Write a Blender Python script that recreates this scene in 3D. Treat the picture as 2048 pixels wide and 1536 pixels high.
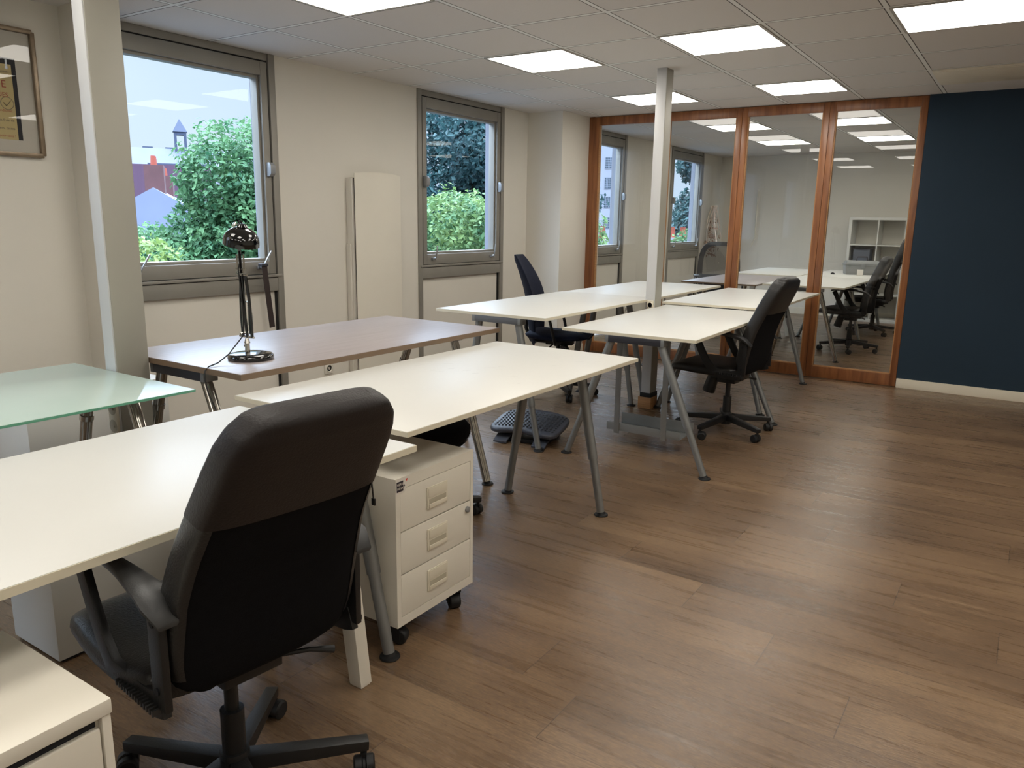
import bpy, bmesh, math, random
from mathutils import Vector, Matrix
PI = math.pi
for o in list(bpy.data.objects): bpy.data.objects.remove(o, do_unlink=True)
scn = bpy.context.scene
COL = scn.collection

# ------------------------------------------------------------ camera
cam_d = bpy.data.cameras.new('camera'); cam = bpy.data.objects.new('camera', cam_d); COL.objects.link(cam)
YAW, PITCH, ROLL, FPX = -0.5842, -0.2087, 0.0156, 1545.6
fw = Vector((math.sin(YAW)*math.cos(PITCH), math.cos(YAW)*math.cos(PITCH), math.sin(PITCH)))
r0 = Vector((math.cos(YAW), -math.sin(YAW), 0)); u0 = r0.cross(fw)
rt = r0*math.cos(ROLL) + u0*math.sin(ROLL); up = -r0*math.sin(ROLL) + u0*math.cos(ROLL)
M = Matrix((rt, up, -fw)).transposed().to_4x4(); M.translation = Vector((4.291, 0.0, 1.351))
cam.matrix_world = M
cam_d.sensor_fit = 'HORIZONTAL'; cam_d.sensor_width = 36.0; cam_d.lens = 36.0*FPX/2048.0
cam_d.clip_start = 0.05; cam_d.clip_end = 400
scn.camera = cam

# ------------------------------------------------------------ world and exposure
scn.view_settings.view_transform = 'Standard'; scn.view_settings.look = 'None'
scn.view_settings.gamma = 1.0; scn.view_settings.use_curve_mapping = False
scn.view_settings.exposure = 0.36
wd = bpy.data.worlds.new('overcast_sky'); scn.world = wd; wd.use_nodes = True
nt = wd.node_tree; nt.nodes.clear()
wo = nt.nodes.new('ShaderNodeOutputWorld'); bg = nt.nodes.new('ShaderNodeBackground')
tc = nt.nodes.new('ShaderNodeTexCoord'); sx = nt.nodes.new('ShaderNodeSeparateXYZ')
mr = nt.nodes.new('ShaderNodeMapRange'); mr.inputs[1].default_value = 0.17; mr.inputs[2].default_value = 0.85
mr.inputs[3].default_value = .92; mr.inputs[4].default_value = 17.0  # sky overhead boosted well above the visible band to add daylight indoors
nz = nt.nodes.new('ShaderNodeTexNoise'); nz.inputs['Scale'].default_value = 2.2; nz.inputs['Detail'].default_value = 3
cr = nt.nodes.new('ShaderNodeValToRGB')
cr.color_ramp.elements[0].position = .38; cr.color_ramp.elements[0].color = (.60, .73, .98, 1)
cr.color_ramp.elements[1].position = .68; cr.color_ramp.elements[1].color = (.74, .86, 1.0, 1)
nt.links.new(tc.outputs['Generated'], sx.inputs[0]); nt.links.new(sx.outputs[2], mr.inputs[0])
nt.links.new(tc.outputs['Generated'], nz.inputs['Vector']); nt.links.new(nz.outputs['Fac'], cr.inputs[0])
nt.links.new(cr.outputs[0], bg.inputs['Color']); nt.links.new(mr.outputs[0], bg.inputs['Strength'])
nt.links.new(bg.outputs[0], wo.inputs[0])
LAMP = 8.5     # radiance of the ceiling panels

# ------------------------------------------------------------ materials
MATS = {}
def newmat(n):
    m = bpy.data.materials.new(n); m.use_nodes = True; MATS[n] = m
    return m, m.node_tree, m.node_tree.nodes['Principled BSDF']
def lin(c):
    return tuple(((v/255)/12.92 if v/255 <= .04045 else ((v/255+.055)/1.055)**2.4) for v in c)
def mat(n, rgb, rough=.5, metal=0., var=0., scale=8., bump=0., bscale=60., spec=.5, stretch=(1, 1, 1), coat=0.):
    m, t, b = newmat(n); c = lin(rgb)
    b.inputs['Base Color'].default_value = (*c, 1); b.inputs['Roughness'].default_value = rough
    b.inputs['Metallic'].default_value = metal; b.inputs['Specular IOR Level'].default_value = spec
    b.inputs['Coat Weight'].default_value = coat
    if var or bump:
        tcn = t.nodes.new('ShaderNodeTexCoord'); mp = t.nodes.new('ShaderNodeMapping'); mp.inputs['Scale'].default_value = stretch
        t.links.new(tcn.outputs['Object'], mp.inputs[0])
    if var:
        no = t.nodes.new('ShaderNodeTexNoise'); no.inputs['Scale'].default_value = scale; no.inputs['Detail'].default_value = 5
        t.links.new(mp.outputs[0], no.inputs['Vector'])
        r = t.nodes.new('ShaderNodeValToRGB')
        r.color_ramp.elements[0].position = .3; r.color_ramp.elements[1].position = .7
        r.color_ramp.elements[0].color = (*[v*(1-var) for v in c], 1); r.color_ramp.elements[1].color = (*[min(1, v*(1+var)) for v in c], 1)
        t.links.new(no.outputs['Fac'], r.inputs[0]); t.links.new(r.outputs[0], b.inputs['Base Color'])
    if bump:
        nb = t.nodes.new('ShaderNodeTexNoise'); nb.inputs['Scale'].default_value = bscale; nb.inputs['Detail'].default_value = 4
        t.links.new(mp.outputs[0], nb.inputs['Vector'])
        bu = t.nodes.new('ShaderNodeBump'); bu.inputs['Strength'].default_value = bump; bu.inputs['Distance'].default_value = .01
        t.links.new(nb.outputs['Fac'], bu.inputs['Height']); t.links.new(bu.outputs[0], b.inputs['Normal'])
    return m
mat('wall_paint', (216, 211, 200), .55, var=.03, scale=1.5, bump=.02, bscale=120)
mat('dark_blue_paint', (38, 54, 68), .75, var=.04, scale=2, bump=.05, bscale=150, spec=.25)
mat('skirting_paint', (222, 214, 196), .5, var=.03, scale=3)
mat('white_laminate', (208, 207, 201), .36, var=.015, scale=3)
mat('white_laminate_scratched', (208, 206, 199), .36, var=.02, scale=3)
mat('desk_edge', (214, 206, 184), .4)
mat('white_steel', (222, 216, 202), .38, var=.01, scale=6)
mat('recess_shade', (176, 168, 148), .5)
mat('white_plastic', (216, 208, 188), .4)
mat('frame_grey', (142, 138, 130), .45, metal=.25, var=.05, scale=5)
mat('frame_gap', (22, 21, 21), .8)
mat('silver_paint', (136, 138, 138), .36, metal=.55, var=.03, scale=20)
mat('silver_plastic', (150, 152, 154), .3, metal=.4)
mat('dark_grey_metal', (66, 66, 72), .4, metal=.6)
mat('beam_grey', (112, 114, 118), .4, metal=.5)
mat('chrome', (180, 176, 168), .16, metal=1., var=.08, scale=14)
mat('black_rubber', (18, 18, 19), .55)
mat('black_plastic', (24, 24, 25), .42, bump=.08, bscale=300)
mat('worn_plastic', (46, 46, 46), .42, var=.25, scale=9, bump=.08, bscale=300)
mat('black_fabric', (13, 13, 16), .95, var=.15, scale=60, bump=.25, bscale=500, spec=.15)
mat('black_leather', (30, 29, 29), .38, var=.06, scale=8, bump=.18, bscale=220)
mat('brown_black_leather', (33, 28, 27), .5, var=.05, scale=8, bump=.15, bscale=220, spec=.35)
mat('navy_fabric', (22, 27, 44), .85, var=.15, scale=50, bump=.2, bscale=400, spec=.25)
mat('mesh_frame', (26, 27, 30), .5)
mat('gloss_black', (8, 8, 9), .08, coat=.5)
mat('lamp_inner', (205, 203, 196), .4)
mat('strap_brown', (62, 52, 50), .5, metal=.4)
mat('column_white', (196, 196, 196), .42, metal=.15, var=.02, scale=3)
mat('column_side_shade', (160, 157, 146), .45, metal=.15, var=.02, scale=3)  # same post as column_white, shading of its side put into the colour
mat('raw_block_wood', (168, 122, 78), .6, var=.2, scale=8, stretch=(1, 1, 12))
mat('pale_twig', (212, 190, 170), .7, var=.2, scale=20)
mat('brown_husk', (150, 116, 92), .8, var=.3, scale=30)
mat('toolbox_grey', (128, 130, 130), .5, var=.03, scale=4)
mat('box_blue_grey', (86, 92, 104), .6, var=.06, scale=6)
mat('footrest_grey', (62, 64, 72), .42, var=.05, scale=20)
mat('footrest_dark', (30, 31, 34), .5)
mat('tray_grey', (138, 140, 140), .38, metal=.45, var=.03, scale=10)
mat('picture_mat', (190, 184, 172), .7)
mat('picture_frame_gold', (132, 116, 96), .35, metal=.5, var=.12, scale=30)
mat('page_cream', (186, 168, 120), .8)
mat('ink_black', (14, 16, 24), .7)
mat('ink_red', (150, 62, 48), .7)
mat('ink_grey', (96, 88, 78), .7)
mat('label_white', (222, 216, 206), .5)
mat('label_black', (44, 38, 48), .5)
mat('label_red', (206, 66, 50), .5)
mat('ceiling_trim', (176, 172, 164), .5, metal=.2)
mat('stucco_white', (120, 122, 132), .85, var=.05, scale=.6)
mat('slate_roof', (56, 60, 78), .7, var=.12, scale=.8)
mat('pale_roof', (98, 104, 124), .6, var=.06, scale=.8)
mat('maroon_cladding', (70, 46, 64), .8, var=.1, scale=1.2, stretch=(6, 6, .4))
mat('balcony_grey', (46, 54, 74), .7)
mat('brick_red', (78, 48, 48), .85, var=.15, scale=3)
mat('terracotta', (130, 56, 40), .8)
mat('far_window', (40, 56, 70), .2)
mat('bark', (92, 78, 64), .9, var=.3, scale=4)
mat('ground_bounce_grey', (62, 68, 74), .95, var=.2, scale=.5)  # grey-blue courtyard tone, chosen to bounce cool light onto the ceiling
def leafmat(n, a, b):
    m, t, p = newmat(n); p.inputs['Roughness'].default_value = .6; p.inputs['Specular IOR Level'].default_value = .3
    tcn = t.nodes.new('ShaderNodeTexCoord'); no = t.nodes.new('ShaderNodeTexNoise'); no.inputs['Scale'].default_value = 1.6; no.inputs['Detail'].default_value = 6
    r = t.nodes.new('ShaderNodeValToRGB'); r.color_ramp.elements[0].position = .35; r.color_ramp.elements[1].position = .65
    r.color_ramp.elements[0].color = (*lin(a), 1); r.color_ramp.elements[1].color = (*lin(b), 1)
    t.links.new(tcn.outputs['Object'], no.inputs['Vector']); t.links.new(no.outputs['Fac'], r.inputs[0]); t.links.new(r.outputs[0], p.inputs['Base Color'])
    tr = t.nodes.new('ShaderNodeBsdfTranslucent'); t.links.new(r.outputs[0], tr.inputs['Color'])
    mx = t.nodes.new('ShaderNodeMixShader'); mx.inputs[0].default_value = .35
    t.links.new(p.outputs[0], mx.inputs[1]); t.links.new(tr.outputs[0], mx.inputs[2]); t.links.new(mx.outputs[0], t.nodes['Material Output'].inputs[0])
leafmat('leaf_green', (48, 88, 62), (92, 128, 84))
leafmat('leaf_pale', (84, 112, 60), (128, 144, 80))
leafmat('leaf_dark', (30, 56, 62), (58, 90, 90))
leafmat('leaf_chestnut', (52, 92, 64), (108, 130, 76))

def wood_mat(n, ca, cb):
    m, t, b = newmat(n); b.inputs['Roughness'].default_value = .32
    tcn = t.nodes.new('ShaderNodeTexCoord'); mp = t.nodes.new('ShaderNodeMapping'); mp.inputs['Scale'].default_value = (9, 9, .7)
    no = t.nodes.new('ShaderNodeTexNoise'); no.inputs['Scale'].default_value = 3; no.inputs['Detail'].default_value = 8; no.inputs['Distortion'].default_value = .6
    r = t.nodes.new('ShaderNodeValToRGB'); r.color_ramp.elements[0].position = .3; r.color_ramp.elements[1].position = .7
    r.color_ramp.elements[0].color = (*lin(ca), 1); r.color_ramp.elements[1].color = (*lin(cb), 1)
    t.links.new(tcn.outputs['Object'], mp.inputs[0]); t.links.new(mp.outputs[0], no.inputs['Vector'])
    t.links.new(no.outputs['Fac'], r.inputs[0]); t.links.new(r.outputs[0], b.inputs['Base Color'])
wood_mat('varnished_wood', (112, 66, 38), (152, 98, 58))

def brown_top():
    m, t, b = newmat('brown_laminate'); b.inputs['Roughness'].default_value = .34; b.inputs['Coat Weight'].default_value = .25; b.inputs['Coat Roughness'].default_value = .3
    tcn = t.nodes.new('ShaderNodeTexCoord'); mp = t.nodes.new('ShaderNodeMapping'); mp.inputs['Scale'].default_value = (30, 1.6, 30)
    no = t.nodes.new('ShaderNodeTexNoise'); no.inputs['Scale'].default_value = 1.5; no.inputs['Detail'].default_value = 6
    r = t.nodes.new('ShaderNodeValToRGB'); r.color_ramp.elements[0].position = .3; r.color_ramp.elements[1].position = .7
    r.color_ramp.elements[0].color = (*lin((146, 137, 136)), 1); r.color_ramp.elements[1].color = (*lin((160, 151, 151)), 1)  # brown lightened towards lilac-grey, carrying sky sheen in the base colour
    t.links.new(tcn.outputs['Object'], mp.inputs[0]); t.links.new(mp.outputs[0], no.inputs['Vector'])
    t.links.new(no.outputs['Fac'], r.inputs[0]); t.links.new(r.outputs[0], b.inputs['Base Color'])
brown_top()
mat('brown_edge', (112, 92, 72), .5, var=.1, scale=6)

def emis(n, col, s):
    m, t, b = newmat(n); t.nodes.remove(b)
    e = t.nodes.new('ShaderNodeEmission'); e.inputs['Color'].default_value = (*col, 1); e.inputs['Strength'].default_value = s
    t.links.new(e.outputs[0], t.nodes['Material Output'].inputs[0])
emis('panel_light', (1.0, .95, .86), LAMP)

def glass(n, tint=(1, 1, 1), gmul=1.0, rough=0.0):
    m, t, b = newmat(n); t.nodes.remove(b)
    tr = t.nodes.new('ShaderNodeBsdfTransparent'); tr.inputs[0].default_value = (*tint, 1)
    gl = t.nodes.new('ShaderNodeBsdfGlossy'); gl.inputs['Roughness'].default_value = rough
    fr = t.nodes.new('ShaderNodeFresnel'); fr.inputs[0].default_value = 1.5
    mu = t.nodes.new('ShaderNodeMath'); mu.operation = 'MULTIPLY'; mu.inputs[1].default_value = gmul; mu.use_clamp = True
    mx = t.nodes.new('ShaderNodeMixShader')
    ge = t.nodes.new('ShaderNodeNewGeometry'); fb = t.nodes.new('ShaderNodeMath'); fb.operation = 'SUBTRACT'; fb.inputs[0].default_value = 1.0
    m2 = t.nodes.new('ShaderNodeMath'); m2.operation = 'MULTIPLY'      # one reflection per pane, on its outer face
    t.links.new(ge.outputs['Backfacing'], fb.inputs[1]); t.links.new(fr.outputs[0], mu.inputs[0])
    t.links.new(mu.outputs[0], m2.inputs[0]); t.links.new(fb.outputs[0], m2.inputs[1]); t.links.new(m2.outputs[0], mx.inputs[0])
    t.links.new(tr.outputs[0], mx.inputs[1]); t.links.new(gl.outputs[0], mx.inputs[2]); t.links.new(mx.outputs[0], t.nodes['Material Output'].inputs[0])
glass('clear_glass', (.97, .98, .97), 1.5)
glass('window_glass', (.93, .96, .97), .4)
glass('picture_glass', (.97, .97, .97), 1.0)

def frosted():
    m, t, b = newmat('frosted_glass')
    b.inputs['Base Color'].default_value = (*lin((192, 210, 203)), 1); b.inputs['Roughness'].default_value = .07
    tcn = t.nodes.new('ShaderNodeTexCoord'); no = t.nodes.new('ShaderNodeTexNoise'); no.inputs['Scale'].default_value = 4
    r = t.nodes.new('ShaderNodeValToRGB'); r.color_ramp.elements[0].color = (*lin((188, 208, 200)), 1); r.color_ramp.elements[1].color = (*lin((198, 214, 207)), 1)
    t.links.new(tcn.outputs['Object'], no.inputs['Vector']); t.links.new(no.outputs['Fac'], r.inputs[0]); t.links.new(r.outputs[0], b.inputs['Base Color'])
    tr = t.nodes.new('ShaderNodeBsdfTranslucent'); tr.inputs[0].default_value = (.6, .8, .72, 1)
    mx = t.nodes.new('ShaderNodeMixShader'); mx.inputs[0].default_value = .15
    t.links.new(b.outputs[0], mx.inputs[1]); t.links.new(tr.outputs[0], mx.inputs[2]); t.links.new(mx.outputs[0], t.nodes['Material Output'].inputs[0])
    mat('glass_edge', (104, 168, 140), .2)
frosted()

def mesh_fabric():
    m, t, b = newmat('chair_mesh'); b.inputs['Base Color'].default_value = (.03, .03, .032, 1); b.inputs['Roughness'].default_value = .7
    tr = t.nodes.new('ShaderNodeBsdfTransparent'); mx = t.nodes.new('ShaderNodeMixShader'); mx.inputs[0].default_value = .45
    t.links.new(b.outputs[0], mx.inputs[1]); t.links.new(tr.outputs[0], mx.inputs[2]); t.links.new(mx.outputs[0], t.nodes['Material Output'].inputs[0])
mesh_fabric()

PR = .2275      # plank row width
ROWS = {0: 4.01, 1: 3.73, 2: 3.40, 3: 4.36, 4: 4.03, 5: 3.37, 6: 3.69, 7: 3.05, 8: 3.54, 12: 3.54, -1: 3.16, -2: 3.35, -3: 2.6}
def floor_mat():
    m, t, b = newmat('floor_planks'); N = t.nodes; L = t.links
    def math_(op, a, b_=None, c=None):
        n = N.new('ShaderNodeMath'); n.operation = op
        for i, v in enumerate((a, b_, c)):
            if v is None: continue
            if isinstance(v, (int, float)): n.inputs[i].default_value = v
            else: L.new(v, n.inputs[i])
        return n.outputs[0]
    g = N.new('ShaderNodeNewGeometry'); s = N.new('ShaderNodeSeparateXYZ'); L.new(g.outputs['Position'], s.inputs[0])
    X, Y = s.outputs[0], s.outputs[1]
    v = math_('DIVIDE', math_('SUBTRACT', Y, 2.02), PR); row = math_('FLOOR', v); fv = math_('SUBTRACT', v, row)
    # joint offset of each row, read off a table for the rows in the room, hashed elsewhere
    wn = N.new('ShaderNodeTexWhiteNoise'); wn.noise_dimensions = '1D'; L.new(row, wn.inputs['W'])
    off = math_('MULTIPLY', wn.outputs['Value'], 1.32)
    for r_, x_ in ROWS.items():
        hit = math_('COMPARE', row, float(r_), .3)
        off = math_('ADD', math_('MULTIPLY', off, math_('SUBTRACT', 1.0, hit)), math_('MULTIPLY', hit, x_))
    uu = math_('DIVIDE', math_('SUBTRACT', X, off), 1.32); pl = math_('FLOOR', uu); fu = math_('SUBTRACT', uu, pl)
    cb = N.new('ShaderNodeCombineXYZ'); L.new(row, cb.inputs[0]); L.new(pl, cb.inputs[1])
    w2 = N.new('ShaderNodeTexWhiteNoise'); w2.noise_dimensions = '2D'; L.new(cb.outputs[0], w2.inputs['Vector'])
    # grain along X
    cg = N.new('ShaderNodeCombineXYZ'); L.new(math_('ADD', math_('MULTIPLY', X, .9), math_('MULTIPLY', w2.outputs['Value'], 37.0)), cg.inputs[0]); L.new(math_('MULTIPLY', Y, 14.0), cg.inputs[1]); L.new(row, cg.inputs[2])
    n1 = N.new('ShaderNodeTexNoise'); n1.inputs['Scale'].default_value = 2.2; n1.inputs['Detail'].default_value = 10; n1.inputs['Roughness'].default_value = .68; n1.inputs['Distortion'].default_value = .4; L.new(cg.outputs[0], n1.inputs['Vector'])
    cg2 = N.new('ShaderNodeCombineXYZ'); L.new(math_('ADD', math_('MULTIPLY', X, 1.1), math_('MULTIPLY', w2.outputs['Value'], 11.0)), cg2.inputs[0]); L.new(math_('MULTIPLY', Y, 3.5), cg2.inputs[1]); L.new(row, cg2.inputs[2])
    n2 = N.new('ShaderNodeTexNoise'); n2.inputs['Scale'].default_value = 1.4; n2.inputs['Detail'].default_value = 3; L.new(cg2.outputs[0], n2.inputs['Vector'])
    cg3 = N.new('ShaderNodeCombineXYZ'); L.new(math_('MULTIPLY', X, 40.0), cg3.inputs[0]); L.new(math_('MULTIPLY', Y, 170.0), cg3.inputs[1])
    n3 = N.new('ShaderNodeTexNoise'); n3.inputs['Scale'].default_value = 1.0; n3.inputs['Detail'].default_value = 4; L.new(cg3.outputs[0], n3.inputs['Vector'])
    tot = math_('ADD', math_('ADD', math_('MULTIPLY', n1.outputs['Fac'], .38), math_('MULTIPLY', n2.outputs['Fac'], .40)), math_('ADD', math_('MULTIPLY', n3.outputs['Fac'], .44), math_('MULTIPLY', w2.outputs['Value'], .10)))
    rp = N.new('ShaderNodeValToRGB'); e = rp.color_ramp.elements
    e[0].position = .44; e[0].color = (*lin((76, 59, 44)), 1); e[1].position = .90; e[1].color = (*lin((146, 120, 91)), 1)
    k = rp.color_ramp.elements.new(.67); k.color = (*lin((112, 89, 67)), 1)
    L.new(tot, rp.inputs[0])
    # joints
    j1 = math_('LESS_THAN', math_('MINIMUM', fv, math_('SUBTRACT', 1.0, fv)), .006)
    j2 = math_('LESS_THAN', math_('MINIMUM', fu, math_('SUBTRACT', 1.0, fu)), .0011)
    jj = math_('MAXIMUM', math_('MULTIPLY', j1, .35), math_('MULTIPLY', j2, .6))
    mx = N.new('ShaderNodeMix'); mx.data_type = 'RGBA'; L.new(jj, mx.inputs[0]); L.new(rp.outputs[0], mx.inputs[6]); mx.inputs[7].default_value = (.02, .015, .012, 1)
    L.new(mx.outputs[2], b.inputs['Base Color'])
    rr = N.new('ShaderNodeMapRange'); rr.inputs[1].default_value = .3; rr.inputs[2].default_value = .7; rr.inputs[3].default_value = .22; rr.inputs[4].default_value = .38
    L.new(n1.outputs['Fac'], rr.inputs[0]); L.new(rr.outputs[0], b.inputs['Roughness'])
    bu = N.new('ShaderNodeBump'); bu.inputs['Strength'].default_value = .22; bu.inputs['Distance'].default_value = .002
    L.new(math_('ADD', n3.outputs['Fac'], math_('MULTIPLY', n1.outputs['Fac'], .8)), bu.inputs['Height']); L.new(bu.outputs[0], b.inputs['Normal'])
floor_mat()

def ceiling_mat(n, y0):
    m, t, b = newmat(n); N = t.nodes; L = t.links
    b.inputs['Roughness'].default_value = .8
    def math_(op, a, b_=None):
        q = N.new('ShaderNodeMath'); q.operation = op
        for i, v in enumerate((a, b_)):
            if v is None: continue
            if isinstance(v, (int, float)): q.inputs[i].default_value = v
            else: L.new(v, q.inputs[i])
        return q.outputs[0]
    g = N.new('ShaderNodeNewGeometry'); s = N.new('ShaderNodeSeparateXYZ'); L.new(g.outputs['Position'], s.inputs[0])
    def fr(o, off):
        v = math_('DIVIDE', math_('SUBTRACT', o, off - 60), .6); f = math_('FRACT', v); return math_('MINIMUM', f, math_('SUBTRACT', 1.0, f)), math_('FLOOR', v)
    fx, ix = fr(s.outputs[0], .556); fy, iy = fr(s.outputs[1], y0)
    d = math_('MINIMUM', fx, fy)
    tee = math_('LESS_THAN', d, .020); gap = math_('MULTIPLY', math_('GREATER_THAN', d, .020), math_('LESS_THAN', d, .029))
    cb = N.new('ShaderNodeCombineXYZ'); L.new(ix, cb.inputs[0]); L.new(iy, cb.inputs[1])
    wn = N.new('ShaderNodeTexWhiteNoise'); wn.noise_dimensions = '2D'; L.new(cb.outputs[0], wn.inputs['Vector'])
    mr_ = N.new('ShaderNodeMapRange'); mr_.inputs[3].default_value = .94; mr_.inputs[4].default_value = 1.0; L.new(wn.outputs['Value'], mr_.inputs[0])
    base = N.new('ShaderNodeVectorMath'); base.operation = 'SCALE'; base.inputs[0].default_value = lin((212, 207, 202)); L.new(mr_.outputs[0], base.inputs['Scale'])
    m1 = N.new('ShaderNodeMix'); m1.data_type = 'RGBA'; L.new(tee, m1.inputs[0]); L.new(base.outputs[0], m1.inputs[6]); m1.inputs[7].default_value = (*lin((226, 226, 222)), 1)
    m2 = N.new('ShaderNodeMix'); m2.data_type = 'RGBA'; L.new(gap, m2.inputs[0]); L.new(m1.outputs[2], m2.inputs[6]); m2.inputs[7].default_value = (*lin((78, 74, 70)), 1)
    L.new(m2.outputs[2], b.inputs['Base Color'])
    rg = math_('SUBTRACT', .85, math_('MULTIPLY', tee, .45)); L.new(rg, b.inputs['Roughness'])
    nb = N.new('ShaderNodeTexNoise'); nb.inputs['Scale'].default_value = 90; L.new(g.outputs['Position'], nb.inputs['Vector'])
    bu = N.new('ShaderNodeBump'); bu.inputs['Strength'].default_value = .08; bu.inputs['Distance'].default_value = .01; L.new(nb.outputs['Fac'], bu.inputs['Height']); L.new(bu.outputs[0], b.inputs['Normal'])
ceiling_mat('ceiling_tiles', 3.73)
ceiling_mat('ceiling_tiles_back', 3.60)

# ------------------------------------------------------------ mesh helpers
class MB:
    def __init__(s): s.v = []; s.f = []; s.mi = []; s.m = 0
    def add(s, vs, fs):
        n = len(s.v); s.v += [tuple(v) for v in vs]; s.f += [tuple(i+n for i in f) for f in fs]; s.mi += [s.m]*len(fs); return s
    def box(s, x0, x1, y0, y1, z0, z1):
        return s.add([(x0, y0, z0), (x1, y0, z0), (x1, y1, z0), (x0, y1, z0), (x0, y0, z1), (x1, y0, z1), (x1, y1, z1), (x0, y1, z1)],
                     [(0, 3, 2, 1), (4, 5, 6, 7), (0, 1, 5, 4), (1, 2, 6, 5), (2, 3, 7, 6), (3, 0, 4, 7)])
    def rings(s, rings, cap=True, closed=True):
        n = len(rings[0]); vs = [p for r in rings for p in r]; fs = []
        for i in range(len(rings)-1):
            for j in range(n if closed else n-1):
                k = (j+1) % n; fs.append((i*n+j, i*n+k, (i+1)*n+k, (i+1)*n+j))
        if cap and closed: fs.append(tuple(range(n-1, -1, -1))); fs.append(tuple((len(rings)-1)*n+j for j in range(n)))
        return s.add(vs, fs)
    def tube(s, pts, rad, n=12, cap=True):
        pts = [Vector(p) for p in pts]; R = rad if isinstance(rad, (list, tuple)) else [rad]*len(pts); rg = []
        t0 = (pts[1]-pts[0]).normalized(); ref = Vector((0, 0, 1)) if abs(t0.z) < .9 else Vector((1, 0, 0)); a = t0.cross(ref).normalized()
        for i, p in enumerate(pts):
            t = (pts[min(i+1, len(pts)-1)]-pts[max(i-1, 0)]).normalized(); a = (a - t*a.dot(t)).normalized(); b = t.cross(a)
            rg.append([p + (a*math.cos(2*PI*k/n)+b*math.sin(2*PI*k/n))*R[i] for k in range(n)])
        return s.rings(rg, cap)
    def cyl(s, a, b, r, r2=None, n=20): return s.tube([a, b], [r, r if r2 is None else r2], n)
    def bar(s, a, b, w, h, w2=None, h2=None, up=(0, 0, 1)):
        a = Vector(a); b = Vector(b); t = (b-a).normalized(); u = Vector(up); x = t.cross(u)
        if x.length < 1e-4: x = t.cross(Vector((0, 1, 0)))
        x.normalize(); y = x.cross(t); w2 = w if w2 is None else w2; h2 = h if h2 is None else h2
        q = lambda p, w_, h_: [p-x*w_/2-y*h_/2, p+x*w_/2-y*h_/2, p+x*w_/2+y*h_/2, p-x*w_/2+y*h_/2]
        return s.rings([q(a, w, h), q(b, w2, h2)])
    def lathe(s, prof, n=28, c=(0, 0, 0), axis='z'):
        rg = []
        for r, z in prof:
            ring = []
            for k in range(n):
                x, y = r*math.cos(2*PI*k/n), r*math.sin(2*PI*k/n)
                p = (x, y, z) if axis == 'z' else ((z, x, y) if axis == 'x' else (y, z, x))
                ring.append((p[0]+c[0], p[1]+c[1], p[2]+c[2]))
            rg.append(ring)
        return s.rings(rg)
    def prism(s, poly, z0, z1, f=lambda x, y, z: (x, y, z)):
        return s.rings([[f(x, y, z0) for x, y in poly], [f(x, y, z1) for x, y in poly]])
def link_mesh(name, mb, mats, parent=None, bevel=0, seg=2, smooth=True, ang=35, loc=None):
    me = bpy.data.meshes.new(name); me.from_pydata(mb.v, [], mb.f); me.update()
    if not isinstance(mats, (list, tuple)): mats = [mats]
    for m in mats: me.materials.append(MATS[m])
    if len(mats) > 1: me.polygons.foreach_set('material_index', mb.mi)
    bm = bmesh.new(); bm.from_mesh(me)
    bmesh.ops.recalc_face_normals(bm, faces=bm.faces)
    if bevel:
        es = [e for e in bm.edges if len(e.link_faces) == 2 and e.calc_face_angle(0) > math.radians(30)]
        bmesh.ops.bevel(bm, geom=es, offset=bevel, segments=seg, profile=.6, affect='EDGES', clamp_overlap=True)
    bm.to_mesh(me); bm.free()
    if smooth:
        me.polygons.foreach_set('use_smooth', [True]*len(me.polygons)); me.set_sharp_from_angle(angle=math.radians(ang))
    o = bpy.data.objects.new(name, me); COL.objects.link(o)
    if parent: o.parent = parent
    if loc: o.location = loc
    return o
def tag(o, label=None, cat=None, group=None, kind=None):
    if label: o['label'] = label
    if cat: o['category'] = cat
    if group: o['group'] = group
    if kind: o['kind'] = kind
    return o
def empty(name, loc, rz=0.):
    o = bpy.data.objects.new(name, None); COL.objects.link(o); o.location = loc; o.rotation_euler = (0, 0, rz)
    o.empty_display_size = .1; return o
def copy_tree(o, parent=None):
    c = o.copy(); COL.objects.link(c); c.parent = parent
    for ch in list(o.children): copy_tree(ch, c)
    return c
def struct(name, mb, m, parent=None, **k):
    o = link_mesh(name, mb, m, parent, **k)
    if parent is None: o['kind'] = 'structure'
    return o
def superellipse(cx, cy, a, b, n=24, p=3.0):
    out = []
    for k in range(n):
        t = 2*PI*k/n; c, s_ = math.cos(t), math.sin(t)
        out.append((cx+a*math.copysign(abs(c)**(2/p), c), cy+b*math.copysign(abs(s_)**(2/p), s_)))
    return out

# ------------------------------------------------------------ room shell
H = 2.38; XR = 6.4; YB = -3.4; YP = 7.26; YE = 12.44
struct('floor', MB().box(-.16, XR, YB, YE, -.12, 0), 'floor_planks')
struct('ceiling', MB().box(-.16, XR, YB, YP+.03, H, H+.12), 'ceiling_tiles')
struct('ceiling_back', MB().box(-.16, XR, YP+.03, YE, H, H+.12), 'ceiling_tiles_back')
WIN = [(-2.99, -1.74), (-.32, .93), (2.35, 3.60), (5.03, 6.28), (7.70, 8.95), (10.37, 11.62)]
wl = MB(); ys = [YB] + [v for w in WIN for v in w] + [YE]
for a, b in zip(ys[0::2], ys[1::2]): wl.box(-.16, 0, a, b, 0, H)
struct('wall_left', wl, 'wall_paint')
struct('wall_right', MB().box(XR, XR+.12, YB, YE, 0, H), 'wall_paint')
struct('wall_behind', MB().box(-.16, XR+.12, YB-.12, YB, 0, H), 'wall_paint')
struct('wall_far', MB().box(-.16, XR+.12, YE, YE+.12, 0, H), 'wall_paint')
struct('wall_blue', MB().box(3.452, XR, YP-.03, YP+.07, 0, H), 'dark_blue_paint')
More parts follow.
